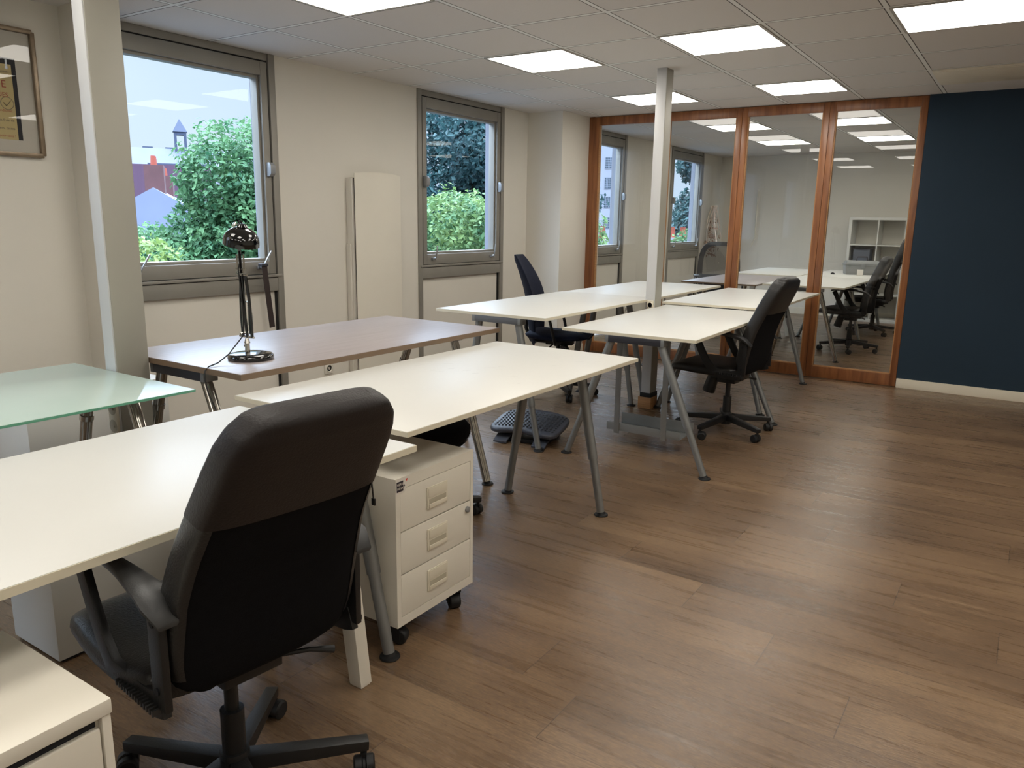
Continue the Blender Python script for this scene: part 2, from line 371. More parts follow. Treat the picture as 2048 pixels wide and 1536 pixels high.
pl = MB().box(0, .395, 6.70, 7.52, 0, H); struct('trim_1', pl, 'wall_paint')
pl = MB().box(0, .20, 2.24, 2.44, 0, H); struct('trim_2', pl, 'wall_paint')
struct('trim_3', MB().box(.395, .455, YP-.02, YP+.05, 0, H), 'varnished_wood', bevel=.002)
struct('baseboard_right', MB().box(3.455, XR, YP-.045, YP-.03, 0, .08), 'skirting_paint', bevel=.003)
bl = MB()
for a, b in ((YB, -2.99), (-1.74, -.32), (.93, 2.24), (3.60, 5.03), (6.28, 6.70)): bl.box(0, .012, a, b, 0, .075)
bl.box(0, .407, 6.688, 6.70, 0, .075); bl.box(.395, .407, 6.70, 7.24, 0, .075)
struct('baseboard_left', bl, 'skirting_paint')
bl = MB().box(0.01, XR, YE-.012, YE, 0, .1); bl.box(0, .012, 8.95, 10.37, 0, .1); bl.box(0, .012, 11.62, YE-.012, 0, .1)
struct('baseboard_far', bl, 'skirting_paint')

# ------------------------------------------------------------ windows
def window(i, y0, y1):
    w = link_mesh('window_%d' % i, MB().box(-.10, .012, y0, y0+.05, 0, H).box(-.10, .012, y1-.05, y1, 0, H)
                  .box(-.10, .0, y0+.05, y1-.05, 2.335, H-.001).box(-.10, .010, y0+.05, y1-.05, .855, .945).box(-.10, .022, y0+.02, y1-.02, .950, .968), 'frame_grey', bevel=.003)
    w['kind'] = 'structure'
    link_mesh('window_gap', MB().box(-.09, -.004, y0+.05, y0+.062, .03, 2.334).box(-.09, -.004, y1-.062, y1-.05, .03, 2.334).box(-.09, -.004, y0+.05, y1-.05, 2.325, 2.335).box(-.09, -.003, y0+.05, y1-.05, .945, .950), 'frame_gap', w)
    # sash
    s = MB(); a, b, c, d = y0+.062, y1-.062, .972, 2.325
    s.box(-.08, .008, a, a+.052, c, d).box(-.08, .008, b-.052, b, c, d).box(-.08, .008, a+.052, b-.052, c, c+.085).box(-.08, .008, a+.052, b-.052, d-.085, d)
    link_mesh('sash', s, 'frame_grey', w, bevel=.004)
    g = MB(); a2, b2, c2, d2 = a+.052, b-.052, c+.085, d-.085
    g.box(-.075, -.012, a2, a2+.02, c2, d2).box(-.075, -.012, b2-.02, b2, c2, d2).box(-.075, -.012, a2+.02, b2-.02, c2, c2+.02).box(-.075, -.012, a2+.02, b2-.02, d2-.02, d2)
    link_mesh('glazing_bead', g, 'frame_grey', w, bevel=.004)
    link_mesh('glass', MB().box(-.062, -.056, a2+.01, b2-.01, c2+.01, d2-.01), 'window_glass', w, smooth=False)
    link_mesh('lower_panel', MB().box(-.06, -.02, y0+.062, y1-.062, .03, .853), 'wall_paint', w)
    link_mesh('exterior_reveal', MB().box(-.16, -.101, y0, y0+.07, 0, H).box(-.16, -.101, y1-.07, y1, 0, H), 'stucco_white', w)
    for yy, sg in ((a+.02, 1), (b-.02, -1)):
        hp = [(.0, -.045), (.028, -.045), (.044, -.026), (.044, .026), (.028, .045), (.0, .045)]
        m = MB().prism([(x+.008, z+1.655) for x, z in hp], yy-.02*1, yy+.02, lambda x, y, z: (x, z, y))
        link_mesh('pivot_hinge', m, 'silver_plastic', w, bevel=.004)
    for yy in (a+.13, b-.13):
        m = MB().box(.008, .03, yy-.03, yy+.012, c+.035, c+.055).cyl((.02, yy-.005, c+.045), (.045, yy-.005, c+.05), .012)
        m.bar((.045, yy-.005, c+.05), (.062, yy+.055, c+.155) if i == 1 else (.055, yy, c+.155), .016, .01)
        link_mesh('window_handle', m, 'silver_plastic', w, bevel=.003)
    return w
for i, (a, b) in enumerate(WIN): window((5, 6, 1, 2, 3, 4)[i], a, b)
# sill line over the ceiling joint (dark shadow gap above the windows)
# strap hanging from the first window handle
t = empty('hanging_strap', (.07, 3.40, 1.04))
tag(t, 'dark brown flat strap hanging from the right handle of the first window', 'strap')
link_mesh('strap_band', MB().bar((0, -.01, .0), (.004, .03, -.42), .042, .004, up=(1, 0, 0)), 'strap_brown', t)
link_mesh('strap_clip', MB().box(-.03, .012, -.035, .018, -.012, .006), 'dark_grey_metal', t, bevel=.003)

# ------------------------------------------------------------ ceiling light panels
def light_cell(name, label, x, y, grp):
    t = empty(name, (x+.3, y+.3, H)); tag(t, label, 'ceiling light', grp)
    link_mesh('light_frame', MB().box(-.292, .292, -.292, -.276, -.006, .0).box(-.292, .292, .276, .292, -.006, 0).box(-.292, -.276, -.276, .276, -.006, 0).box(.276, .292, -.276, .276, -.006, 0), 'ceiling_trim', t)
    link_mesh('diffuser', MB().box(-.276, .276, -.276, .276, -.005, -.001), 'panel_light', t, smooth=False)
GX = lambda p: .556+.6*p
GY = lambda q: 3.73+.6*q
WHERE = {(1, -2): 'lit square ceiling panel cut by the top edge, above the white desk row', (1, 1): 'lit square ceiling panel between the two window bays, nearest the second window',
         (3, 1): 'lit square ceiling panel in the middle of the ceiling, left of the rightmost one', (5, 1): 'large lit square ceiling panel in the top right corner',
         (1, 4): 'lit square ceiling panel partly hidden behind the slim post', (3, 4): 'lit square ceiling panel right of the slim post, close to the glazed partition'}
for p_ in (1, 3, 5, 7):
    for q_ in (4, 1, -2, -5, -8):
        if (p_, q_) in ((5, 4), (7, 4)): continue
        light_cell('ceiling_light', WHERE.get((p_, q_), 'lit square ceiling panel above and behind the photographer, beyond the picture edges'), GX(p_), GY(q_), 'square light panels in the ceiling')
for p_, nm in ((1, 'window'), (3, 'middle'), (5, 'right-hand')):
    for y_, fr_ in ((8.40, 'nearest the glazed partition'), (10.20, 'farthest back')):
        light_cell('ceiling_light', 'lit square panel in the back room ceiling, %s row, %s' % (nm, fr_), GX(p_), y_, 'square light panels in the ceiling')
t = tag(link_mesh('ceiling_vent', MB().box(-.285, .285, -.285, .285, -.012, 0).box(-.27, .27, -.27, .27, -.016, -.012), 'skirting_paint', loc=(GX(5)+.3, GY(4)+.3, H), bevel=.002), 'plain unlit square ceiling grille near the dark blue wall', 'vent')

# ------------------------------------------------------------ glazed partition, four tall wooden doors
DX = [.455, 1.204, 1.953, 2.702, 3.451]
for i in range(4):
    a, b = DX[i]+.001, DX[i+1]-.001
    z0, z1 = .004, H-.004; st = .05
    m = MB().box(a, a+st, YP-.022, YP+.022, z0, z1).box(b-st, b, YP-.022, YP+.022, z0, z1)
    m.box(a+st, b-st, YP-.022, YP+.022, z0, .105).box(a+st, b-st, YP-.022, YP+.022, z1-.082, z1)
    d = link_mesh('door_%d' % (i+1), m, 'varnished_wood', bevel=.003); d['kind'] = 'structure'
    d['label'] = ['tall wooden-framed glass panel next to the white pillar', 'wooden-framed glass panel behind the slim post', 'wooden-framed glass panel in the middle right', 'wooden-framed glass panel beside the dark blue wall'][i]
    g = MB().box(a+st, a+st+.008, YP-.016, YP+.02, .105, z1-.082).box(b-st-.008, b-st, YP-.016, YP+.02, .105, z1-.082).box(a+st, b-st, YP-.016, YP-.008, .105, .113).box(a+st, b-st, YP+.01, YP+.02, .105, .113)
    link_mesh('glazing_strip', g, 'picture_mat' if False else 'raw_block_wood', d)
    link_mesh('glass_pane', MB().box(a+st+.001, b-st-.001, YP-.003, YP+.003, .106, z1-.083), 'clear_glass', d, smooth=False)

# ------------------------------------------------------------ service posts
def post(name, label, x0, x1, y0, y1, zb, socks):
    t = empty(name, ((x0+x1)/2, (y0+y1)/2, 0)); tag(t, label, 'post', 'slim service posts from floor to ceiling')
    hx, hy = (x1-x0)/2, (y1-y0)/2
    m = MB().box(-hx+.003, hx, -hy+.004, hy, zb, H); link_mesh('post_body', m, 'column_side_shade', t, bevel=.004)
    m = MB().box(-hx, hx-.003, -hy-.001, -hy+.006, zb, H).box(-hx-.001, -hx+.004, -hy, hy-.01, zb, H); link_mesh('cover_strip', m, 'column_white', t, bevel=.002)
    return t, hx, hy
t, hx, hy = post('service_post', 'tall slim grey service post with socket strip, between the glass desk and the brown desk', 1.366, 1.438, 1.578, 1.712, .0, 1)
m = MB().box(-.028, .028, -hy-.012, -hy, .30, .72); link_mesh('socket_strip', m, 'white_plastic', t, bevel=.003)
for k in range(6):
    z = .335+.07*k
    m = MB().lathe([(.001, -.0005), (.026, -.0005), (.026, 0)], 24, (0, -hy-.012, z), 'y').box(.006, .012, -hy-.016, -hy-.012, z-.004, z+.004)
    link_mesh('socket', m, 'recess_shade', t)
t, hx, hy = post('service_post', 'slim white service post rising through the desks in front of the glass partition', 1.998, 2.072, 5.205, 5.318, .115, 1)
link_mesh('wooden_block', MB().box(-.055, .048, -.064, .055, 0, .085), 'raw_block_wood', t, bevel=.002)
link_mesh('black_band', MB().box(-.043, .043, -.062, .062, .085, .118), 'black_rubber', t, bevel=.002)
m = MB().box(-.020, .030, -hy-.014, -hy, .73, .80); link_mesh('socket', m, 'white_plastic', t, bevel=.003)
m = MB().lathe([(.001, 0), (.021, 0), (.021, -.003), (.018, -.003), (.017, .0)], 24, (.005, -hy-.014, .768), 'y'); link_mesh('socket_ring', m, 'skirting_paint', t)
link_mesh('socket_holes', MB().box(-.004, .0, -hy-.0165, -hy-.015, .764, .770).box(.010, .014, -hy-.0165, -hy-.015, .764, .770), 'ink_black', t)

# ------------------------------------------------------------ desks
def leg_grey(P, top, foot, coll=.27, r1=.0225, r2=.0185, mt='silver_paint'):
    top = Vector(top); foot = Vector(foot); d = (top-foot)
    c = foot+d*(coll/d.z); f0 = foot+d*(.016/d.z)
    l = link_mesh('leg', MB().tube([top, c, c-d.normalized()*.002, c-d.normalized()*.002], [r1, r1, r1, r2], 18), mt, P)
    link_mesh('lower_tube', MB().tube([c, f0], r2, 16), mt, l)
    link_mesh('foot_pad', MB().lathe([(.006, .022), (.016, .018), (.019, .010), (.031, .008), (.033, .003), (.031, 0)], 22, foot), 'black_rubber', l)
def fluted(a, b, r, n=48, nf=12):
    a = Vector(a); b = Vector(b); t = (b-a).normalized(); x = t.cross(Vector((0, 1, 0))).normalized(); y = x.cross(t); rg = []
    for p in (a, b): rg.append([p+(x*math.cos(2*PI*k/n)+y*math.sin(2*PI*k/n))*(r*(1-.07*(math.cos(nf*2*PI*k/n) > .2))) for k in range(n)])
    return MB().rings(rg)
def leg_chrome(P, top, foot):
    top = Vector(top); foot = Vector(foot); d = top-foot; f0 = foot+d*(.016/d.z); c = foot+d*(.60/d.z)
    l = link_mesh('leg', fluted(top, f0, .0215), 'chrome', P, ang=20)
    link_mesh('collar', MB().cyl(c, c-d.normalized()*.02, .0255), 'chrome', l)
    link_mesh('foot_pad', MB().lathe([(.006, .022), (.014, .018), (.016, .010), (.029, .008), (.031, .003), (.029, 0)], 22, foot), 'black_rubber', l)
def leg_white(P, top, foot):
    top = Vector(top); foot = Vector(foot); n = (top-foot)
    q = lambda p, w: [(p.x-w, p.y-.022, p.z), (p.x+w, p.y-.022, p.z), (p.x+w, p.y+.022, p.z), (p.x-w, p.y+.022, p.z)]
    l = link_mesh('leg', MB().rings([q(foot+n*(.004/n.z), .024), q(top, .034)]), 'white_steel', P, bevel=.003)
    link_mesh('foot_cap', MB().box(foot.x-.02, foot.x+.02, foot.y-.018, foot.y+.018, 0, .006), 'skirting_paint', l)
def trestle(P, y, zt, c, feet, kind='grey', bar=True, hb=.175, ht=.14, beam='dark_grey_metal'):
    """A-shaped trestle in the plane y (local): zt underside of the top, c centre, feet = (left,right) floor points"""
    if bar:
        b = link_mesh('crossbar', MB().box(c-hb+.02, c+hb-.02, y-.03, y+.03, zt-.037, zt), beam, P, bevel=.002)
        link_mesh('end_cap', MB().box(c-hb, c-hb+.021, y-.031, y+.031, zt-.038, zt), 'silver_paint', b, bevel=.002)
        link_mesh('end_cap', MB().box(c+hb-.021, c+hb, y-.031, y+.031, zt-.038, zt), 'silver_paint', b, bevel=.002)
    for sgn, f in ((-1, feet[0]), (1, feet[1])):
        top = (c+sgn*ht, y, zt-.025); foot = (f, y, 0)
        {'grey': leg_grey, 'chrome': leg_chrome, 'white': leg_white}[kind](P, top, foot)
def desk(label, x0, y0, th, z, trs, w=.8, l=1.6, tk=.018, top='white_laminate', edge='desk_edge', grp='trestle desks', name='desk', kinds='grey', beam='dark_grey_metal'):
    """x0,y0 = corner nearest the window and the camera; trs = [(world y, world feet x pair, kind)]"""
    cx = x0+w/2*math.cos(th)-l/2*math.sin(th); cy = y0+w/2*math.sin(th)+l/2*math.cos(th)
    t = empty(name, (cx, cy, 0), th); tag(t, label, 'desk', grp)
    m = MB().box(-w/2+.0015, w/2-.0015, -l/2+.0015, l/2-.0015, z-tk, z); m2 = MB(); 
    tp = link_mesh('tabletop', m, top, t, bevel=.0012)
    link_mesh('edge_band', MB().box(-w/2, w/2, -l/2, l/2, z-tk+.0012, z-.0014), edge, tp, smooth=False)
    for wy, ft, kd, opt in trs:
        ly = wy-cy; lf = [f-cx+ly*th for f in ft]
        trestle(t, ly, z-tk, opt.get('c', (lf[0]+lf[1])/2) if 'c' not in opt else opt['c']-cx, lf, kd, opt.get('bar', True), opt.get('hb', .175), opt.get('ht', .14), beam)
    return t
WD = 'white trestle desks'
# nearest desk
dA = desk('long white desk in the foreground, under the nearest black chair', 2.185, -.055, 0, .742,
     [(1.475, (2.34, 2.796), 'white', {'bar': True, 'hb': .28, 'ht': .135, 'c': 2.57}), (.10, (2.34, 2.796), 'white', {'bar': True, 'hb': .28, 'ht': .135, 'c': 2.57})], w=.76, l=1.62, tk=.02, grp=WD)
dC = desk('white desk with fine scratches in the middle of the picture, over the drawer cabinet', 2.028, 1.663, -.004, .737,
     [(1.632, (2.21, 2.768), 'grey', {'c': 2.475}), (3.10, (2.224, 2.756), 'grey', {'c': 2.475})], grp=WD, top='white_laminate_scratched')
dD = desk('white desk in front of the tall leather chair, with a grey cable tray below', 2.086, 3.849, .019, .752,
     [(3.885, (2.123, 2.970), 'grey', {'c': 2.52, 'ht': .145}), (5.285, (2.10, 2.948), 'grey', {'c': 2.50})], grp=WD)
dF = desk('white desk behind the tall leather chair, nearest the glass partition on the right', 2.025, 5.452, .018, .775,
     [(5.50, (2.088, 2.80), 'grey', {'c': 2.43}), (6.86, (2.06, 2.774), 'grey', {'c': 2.42})], grp=WD)
dE = desk('white desk beside the navy swivel chair, with a grey beam under its near end', 1.22, 3.766, .006, .806,
     [(3.80, (1.421, 1.976), 'grey', {'c': 1.67}), (5.22, (1.38, 1.918), 'grey', {'c': 1.65})], grp=WD, beam='beam_grey')
dG = desk('white desk on the window side closest to the glass partition', 1.165, 5.378, .010, .795,
     [(5.415, (1.37, 1.93), 'grey', {'c': 1.62}), (6.84, (1.291, 1.855), 'grey', {'c': 1.57})], grp=WD)
dB = desk('brown wood-look desk with the black lamp on it, by the first window', 1.206, 1.717, -.008, .80,
     [(1.755, (1.22, 2.045), 'chrome', {'c': 1.60}), (3.144, (1.26, 2.071), 'chrome', {'c': 1.70})], tk=.024, top='brown_laminate', edge='brown_edge', grp='desks by the windows')
dGl = desk('frosted green glass desk with chrome legs at the left edge', 1.136, -.027, -.007, .765,
     [(1.49, (1.19, 1.95), 'chrome', {'c': 1.53}), (.10, (1.16, 1.92), 'chrome', {'c': 1.54})], tk=.010, top='frosted_glass', edge='glass_edge', grp='desks by the windows')
# back room desks
dR1 = desk('white desk just behind the glass partition, first of the right row in the back room', 2.00, 8.13, 0, .752,
     [(8.196, (2.12, 2.775), 'chrome', {'c': 2.42}), (9.66, (2.13, 2.739), 'chrome', {'c': 2.42})], grp='desks in the back room')
dR2 = desk('white desk in the back room with the grey toolbox on it', 2.00, 9.76, 0, .752,
     [(9.84, (2.00, 2.70), 'grey', {'c': 2.40}), (11.30, (2.052, 2.70), 'grey', {'c': 2.40})], grp='desks in the back room')
dL1 = desk('dark grey-brown desk in the back room in front of the mesh chair', 1.16, 8.02, 0, .742,
     [(8.10, (1.25, 1.86), 'chrome', {}), (9.55, (1.25, 1.86), 'chrome', {})], grp='desks in the back room', top='brown_laminate', edge='brown_edge')
dL2 = desk('white desk in the back room on the window side, behind the dark desk', 1.18, 9.66, 0, .752,
     [(9.80, (1.28, 1.89), 'white', {}), (11.1, (1.28, 1.89), 'white', {})], grp='desks in the back room')

# scratches on the middle desk (real thin marks in the surface)
rs = random.Random(4); m = MB()
for k in range(26):
    x = rs.uniform(-.30, .34); y = rs.uniform(-.1, .7); L_ = rs.uniform(.01, .05); a_ = rs.uniform(-.5, .5)+1.2; w_ = .0006
    dx, dy = math.cos(a_)*L_/2, math.sin(a_)*L_/2
    m.add([(x-dx, y-dy-w_, .7374), (x+dx, y+dy-w_, .7374), (x+dx, y+dy+w_, .7374), (x-dx, y-dy+w_, .7374)], [(0, 1, 2, 3)])
link_mesh('scratch_marks', m, 'ink_grey', dC, smooth=False)['kind'] = 'stuff'

# ------------------------------------------------------------ seating
def casters_base(P, R=.31, rot=0., z_hub=.10, hub_top=.24, lift_top=.42, mt='black_plastic'):
    b = MB()
    for k in range(5):
        a = rot+2*PI*k/5; c, s_ = math.cos(a), math.sin(a)
        b.bar((c*.025, s_*.025, z_hub), (c*R, s_*R, .078), .042, .040, .034, .026)
    b.cyl((0, 0, .055), (0, 0, .135), .034)
    B = link_mesh('wheel_base', b, mt, P, bevel=.004)
    l = MB().cyl((0, 0, .13), (0, 0, hub_top), .027).cyl((0, 0, hub_top), (0, 0, lift_top), .016)
    link_mesh('gas_lift', l, mt, P)
    for k in range(5):
        a = rot+2*PI*k/5; e = link_mesh('caster', caster_mb(), 'black_rubber', B)
        e.location = (math.cos(a)*(R-.012), math.sin(a)*(R-.012), 0); e.rotation_euler = (0, 0, a+.7+k*1.3)
_cm = {}
def caster_mb():
    m = MB().lathe([(.001, -.026), (.020, -.026), (.0255, -.022), (.0255, -.006), (.020, -.003), (.020, .003), (.0255, .006), (.0255, .022), (.020, .026), (.001, .026)], 20, (.012, 0, .0257), 'y')
    m.box(-.012, .014, -.005, .005, .02, .055).cyl((0, 0, .04), (0, 0, .075), .008, n=10)
    return m
def blend(profile, n=12):
    return profile
def loft(rows):
    return MB().rings(rows)
def exec_chair(label, loc, rz, base_rot, arms='pad', scale_back=1.0, rec=1.0, grp='black office chairs', name='office_chair', top_mat='brown_black_leather'):
    t = empty(name, loc, rz); tag(t, label, 'chair', grp)
    casters_base(t, .31, base_rot, lift_top=.38)
    m = MB().box(-.11, .10, -.07, .07, .365, .395).box(-.06, .06, -.05, .05, .335, .368).cyl((.10, 0, .38), (.135, 0, .255), .036, .042)
    link_mesh('tilt_mechanism', m, 'black_plastic', t, bevel=.004)
    link_mesh('lever', MB().tube([(-.04, -.05, .36), (-.08, -.16, .35), (-.10, -.215, .335)], [.006, .006, .010], 8), 'black_plastic', t)
    # seat cushion: cross sections from rear to front
    rows = []
    for i in range(15):
        u = i/14; x = -.135+.475*u; w = .225+.02*math.sin(PI*min(1, u*1.1)) - .05*max(0, u-.86)/.14*(max(0, u-.86)/.14)
        zt = .485-.012*math.sin(PI*u) - .045*max(0, (u-.72)/.28)**2; zb = .395+.012*u
        e = 1.0
        if u in (0., 1.): w *= .88; zt -= .022; zb += .018
        row = []
        for k in range(28):
            a = 2*PI*k/28; c, s_ = math.cos(a), math.sin(a); p = 4.0
            yy = w*math.copysign(abs(c)**(2/p), c); zz = (zt+zb)/2+(zt-zb)/2*math.copysign(abs(s_)**(2/p), s_)
            row.append((x, yy, zz))
        rows.append(row)
    link_mesh('seat', loft(rows), 'black_leather', t, ang=60)
    # backrest: horizontal sections from bottom to top, each a rounded slab
    def tab(T, z):
        for (z0, v0), (z1, v1) in zip(T, T[1:]):
            if z <= z1: 
                f = (z-z0)/(z1-z0); f = max(0., min(1., f)); return v0+(v1-v0)*f
        return T[-1][1]
    XR_ = [(.425, -.135), (.44, -.140), (.50, -.150), (.57, -.166), (.66, -.188), (.74, -.218), (.84, -.272), (.94, -.330), (1.00, -.362), (1.05, -.385)]; XR_ = [(a_, -.135+(b_+.135)*rec) for a_, b_ in XR_]
    WR_ = [(.425, .150), (.438, .178), (.460, .200), (.52, .213), (.66, .211), (.80, .196), (.92, .184), (.97, .176), (1.005, .162), (1.03, .142), (1.045, .118), (1.052, .095)]
    TR_ = [(.425, .020), (.440, .032), (.50, .042), (.9, .043), (1.0, .042), (1.035, .036), (1.052, .020)]
    scale_back *= .965; zt_ = .44+.612*scale_back
    def back(z0, z1, n, grow=0.0):
        rows = []
        for i in range(n+1):
            z = z0+(z1-z0)*i/n; q = .44+(z-.44)/scale_back
            xr, wd_, th = tab(XR_, q), tab(WR_, q)+grow, tab(TR_, q)+grow
            row = []
            for k in range(36):
                a = 2*PI*k/36; c, s_ = math.cos(a), math.sin(a); p = 5.0
                yy = wd_*math.copysign(abs(c)**(2/p), c); xx = th*math.copysign(abs(s_)**(2/p), s_)
                row.append((xr+xx-(.018 if xx > 0 else .010)*(1-(yy/.21)**2), yy, z + (xx+th)*.30 - .002))
            rows.append(row)
        return rows
    zs = .44+.612*scale_back*.635
    link_mesh('backrest', loft(back(.425, zs+.004, 24)), 'black_fabric', t, ang=60)
    link_mesh('headrest_cover', loft(back(zs, zt_, 30, .003)), top_mat, t, ang=60)
    sr = back(.475, zs, 10, .002)
    for s_ in (0, 18):     # leather side bands
        idx = [(s_+k) % 36 for k in (-4, -3, -2, -1, 0, 1, 2, 3, 4)]
        link_mesh('side_band', MB().rings([[r[i] for i in idx] for r in sr], cap=False, closed=False), 'black_leather', t)
    xz = tab(XR_, .82)-.045
    link_mesh('zip_pull', MB().bar((xz, -.176, zs-.003), (xz-.002, -.178, zs-.035), .006, .003).bar((xz-.002, -.178, zs-.035), (xz-.002, -.178, zs-.05), .010, .003), 'black_plastic', t)
    # armrests
    for s_ in ((1, -1) if arms else ()):
        y = s_*.236; pts = []
        rg = []
        for i in range(13):
            u = i/12; x = -.215+.40*u; z = .652+.030*math.sin(PI*u*.9)+.006*u - .03*max(0, .12-u)/.12; w = (.023+.010*math.cos(PI*min(1, u*1.5)))*(1 if 0 < u < .99 else .6); h = .0115 if 0 < u < 1 else .006
            yy = y - s_*.012*(1-u)
            rg.append([(x, yy+w*cx, z+h*cz) for cx, cz in ((-1, -.3), (-.8, -1), (.8, -1), (1, -.3), (1, .4), (.7, .9), (0, 1.05), (-.7, .9), (-1, .4))])
        A = link_mesh('armrest', MB().rings(rg), 'worn_plastic', t, ang=50)
        pts = [(.150, y, .660), (.130, y, .625), (.100, y, .565), (.062, y, .50), (.020, y, .450), (-.03, y-s_*.010, .430), (-.10, y-s_*.014, .425), (-.14, y-s_*.014, .430), (-.170, y-s_*.014, .440)]
        m = MB(); sec = []
        for i, p in enumerate(pts):
            a_ = Vector(pts[min(i+1, len(pts)-1)])-Vector(pts[max(i-1, 0)]); a_.normalize(); nn = Vector((-a_.z, 0, a_.x)); hw = .023 if i < 4 else .028
            P_ = Vector(p); Y_ = Vector((0, 1, 0)); sec.append([P_-nn*hw-Y_*.009, P_+nn*hw-Y_*.009, P_+nn*hw+Y_*.009, P_-nn*hw+Y_*.009])
        m.rings(sec)
        link_mesh('arm_strut', m, 'black_plastic', A, bevel=.004)
        m = MB().box(-.190, -.140, y-s_*.012-.008, y-s_*.012+.008, .43, .640)
        link_mesh('arm_bracket', m, 'black_plastic', A, bevel=.004)
        m = MB()
        for k in range(14): m.box(-.17+.012*k, -.165+.012*k, y+s_*.0-.006, y+s_*.012, .425, .437)
        link_mesh('arm_ribs', m, 'worn_plastic', A)
        for zz in (.61, .47): link_mesh('screw', MB().lathe([(.001, 0), (.008, 0), (.008, s_*.003), (.001, s_*.003)], 12, (-.165, y-s_*.012+s_*.008, zz), 'y'), 'ink_black', A)
    return t
CH = 'high-backed black office chairs'
c1 = exec_chair('large black leather office chair in the foreground, seen from behind', (2.885, .975, 0), PI-.12, .42, grp=CH)
def redress(t, label, loc, rz, base_rot=None, grp=None):
    c = copy_tree(t); c.location = loc; c.rotation_euler = (0, 0, rz); c['label'] = label
    if grp: c['group'] = grp
    return c
c2 = exec_chair('black leather office chair pushed under the right-hand white desk, seen from the side', (2.735, 4.93, 0), PI-.07, .16, rec=.78, grp=CH, top_mat='black_leather')
c3 = exec_chair('lower black office chair nearest the glass in the back room', (2.72, 9.10, 0), PI-.02, .5, rec=.66, grp=CH, top_mat='black_leather')
c4 = exec_chair('taller high-backed black chair in the back room, cut by the wooden frame', (2.69, 10.75, 0), PI+.05, .9, scale_back=1.28, rec=.62, grp=CH, top_mat='black_leather')

# navy swivel chair by the window
t = empty('swivel_chair', (1.27, 5.22, 0), .34); tag(t, 'navy blue swivel chair with a slim curved back, between the white desk and the windows', 'chair')
casters_base(t, .30, .2, lift_top=.43)
link_mesh('tilt_mechanism', MB().box(-.09, .12, -.06, .06, .405, .435).cyl((.05, -.07, .41), (.09, -.07, .33), .03, .034), 'black_plastic', t, bevel=.004)
link_mesh('lever', MB().tube([(.03, -.06, .41), (.10, -.17, .40), (.16, -.22, .34), (.20, -.23, .345)], [.006, .006, .007, .011], 8), 'black_plastic', t)
link_mesh('lever', MB().tube([(-.03, -.06, .41), (-.05, -.16, .39), (-.09, -.22, .36)], [.006, .006, .010], 8), 'black_plastic', t)
rows = []
for i in range(15):
    u = i/14; x = -.24+.50*u; w = .235*(1-.35*(2*abs(u-.5))**5); zt = .525-.02*math.sin(PI*u)-.03*max(0, u-.8)/.2; zb = .445+.02*abs(2*u-1)
    if i in (0, 14): zt -= .03; zb += .02; w *= .85
    rows.append([(x, w*math.copysign(abs(math.cos(a))**.55, math.cos(a)), (zt+zb)/2+(zt-zb)/2*math.copysign(abs(math.sin(a))**.6, math.sin(a))) for a in [2*PI*k/26 for k in range(26)]])
link_mesh('seat', MB().rings(rows), 'navy_fabric', t, ang=60)
rows = []
for i in range(19):
    u = i/18; z = .40+.69*u; x = -.235-.02*math.sin(PI*u)*-1.6-.12*u**1.6-.07*max(0, .25-u)*-2.2; w = .205*(math.sin(PI*(.10+.80*u)))**.45; th = .020 if 0 < i < 18 else .008
    rows.append([(x+th*math.copysign(abs(math.sin(a))**.7, math.sin(a))+.09*(math.cos(a)*w/.21)**2, w*math.cos(a), z) for a in [2*PI*k/24 for k in range(24)]])
link_mesh('backrest', MB().rings(rows), 'navy_fabric', t, ang=60)
link_mesh('back_spine', MB().tube([(-.05, 0, .42), (-.22, 0, .43), (-.262, 0, .52), (-.26, 0, .74)], [.018, .018, .015, .012], 10), 'black_plastic', t)
for s_ in (1, -1):
    m = MB().tube([(0.02, s_*.22, .43), (.02, s_*.265, .46), (-.03, s_*.27, .66), (-.03, s_*.27, .70)], .012, 10); a_ = link_mesh('armrest', m.box(-.13, .10, s_*.27-.03, s_*.27+.03, .70, .725), 'black_plastic', t, bevel=.005)
# mesh chair in back room
t = empty('mesh_chair', (1.00, 9.75, 0), -1.15); tag(t, 'black office chair with a wide see-through mesh back in the back room', 'chair')
casters_base(t, .30, .2, lift_top=.43)
rows = []
for i in range(13):
    u = i/12; x = -.24+.50*u; w = .25*(1-.25*(2*abs(u-.5))**5); zt = .525-.03*max(0, u-.8)/.2; zb = .45
    if i in (0, 12): zt -= .02; zb += .02; w *= .9
    rows.append([(x, w*math.copysign(abs(math.cos(a))**.55, math.cos(a)), (zt+zb)/2+(zt-zb)/2*math.copysign(abs(math.sin(a))**.6, math.sin(a))) for a in [2*PI*k/26 for k in range(26)]])
link_mesh('seat', MB().rings(rows), 'black_fabric', t, ang=60)
def arch(f, n=24):
    out = []
    for k in range(n+1):
        a = PI*k/n; out.append((-.27*f*math.copysign(abs(math.cos(a))**.55, math.cos(a)), .66+(.46*f if f == 1 else .40)*abs(math.sin(a))**.6))
    return out
o_ = arch(1); i_ = [(y*.76, .70+(z-.66)*.80) for y, z in o_]
bx = lambda y, z, d: (-.235-.10*(z-.5)-.0+.35*y*y+d, y, z)
m = MB()
n = len(o_); vs = []; fs = []
for d in (-.014, .014):
    for y, z in o_: vs.append(bx(y, z, d))
    for y, z in i_: vs.append(bx(y, z, d))
N2 = 2*n
for k in range(n-1):
    fs += [(k, k+1, n+k+1, n+k), (N2+k, N2+n+k, N2+n+k+1, N2+k+1), (k, N2+k, N2+k+1, k+1), (n+k, n+k+1, N2+n+k+1, N2+n+k)]
m.add(vs, fs)
rows = []
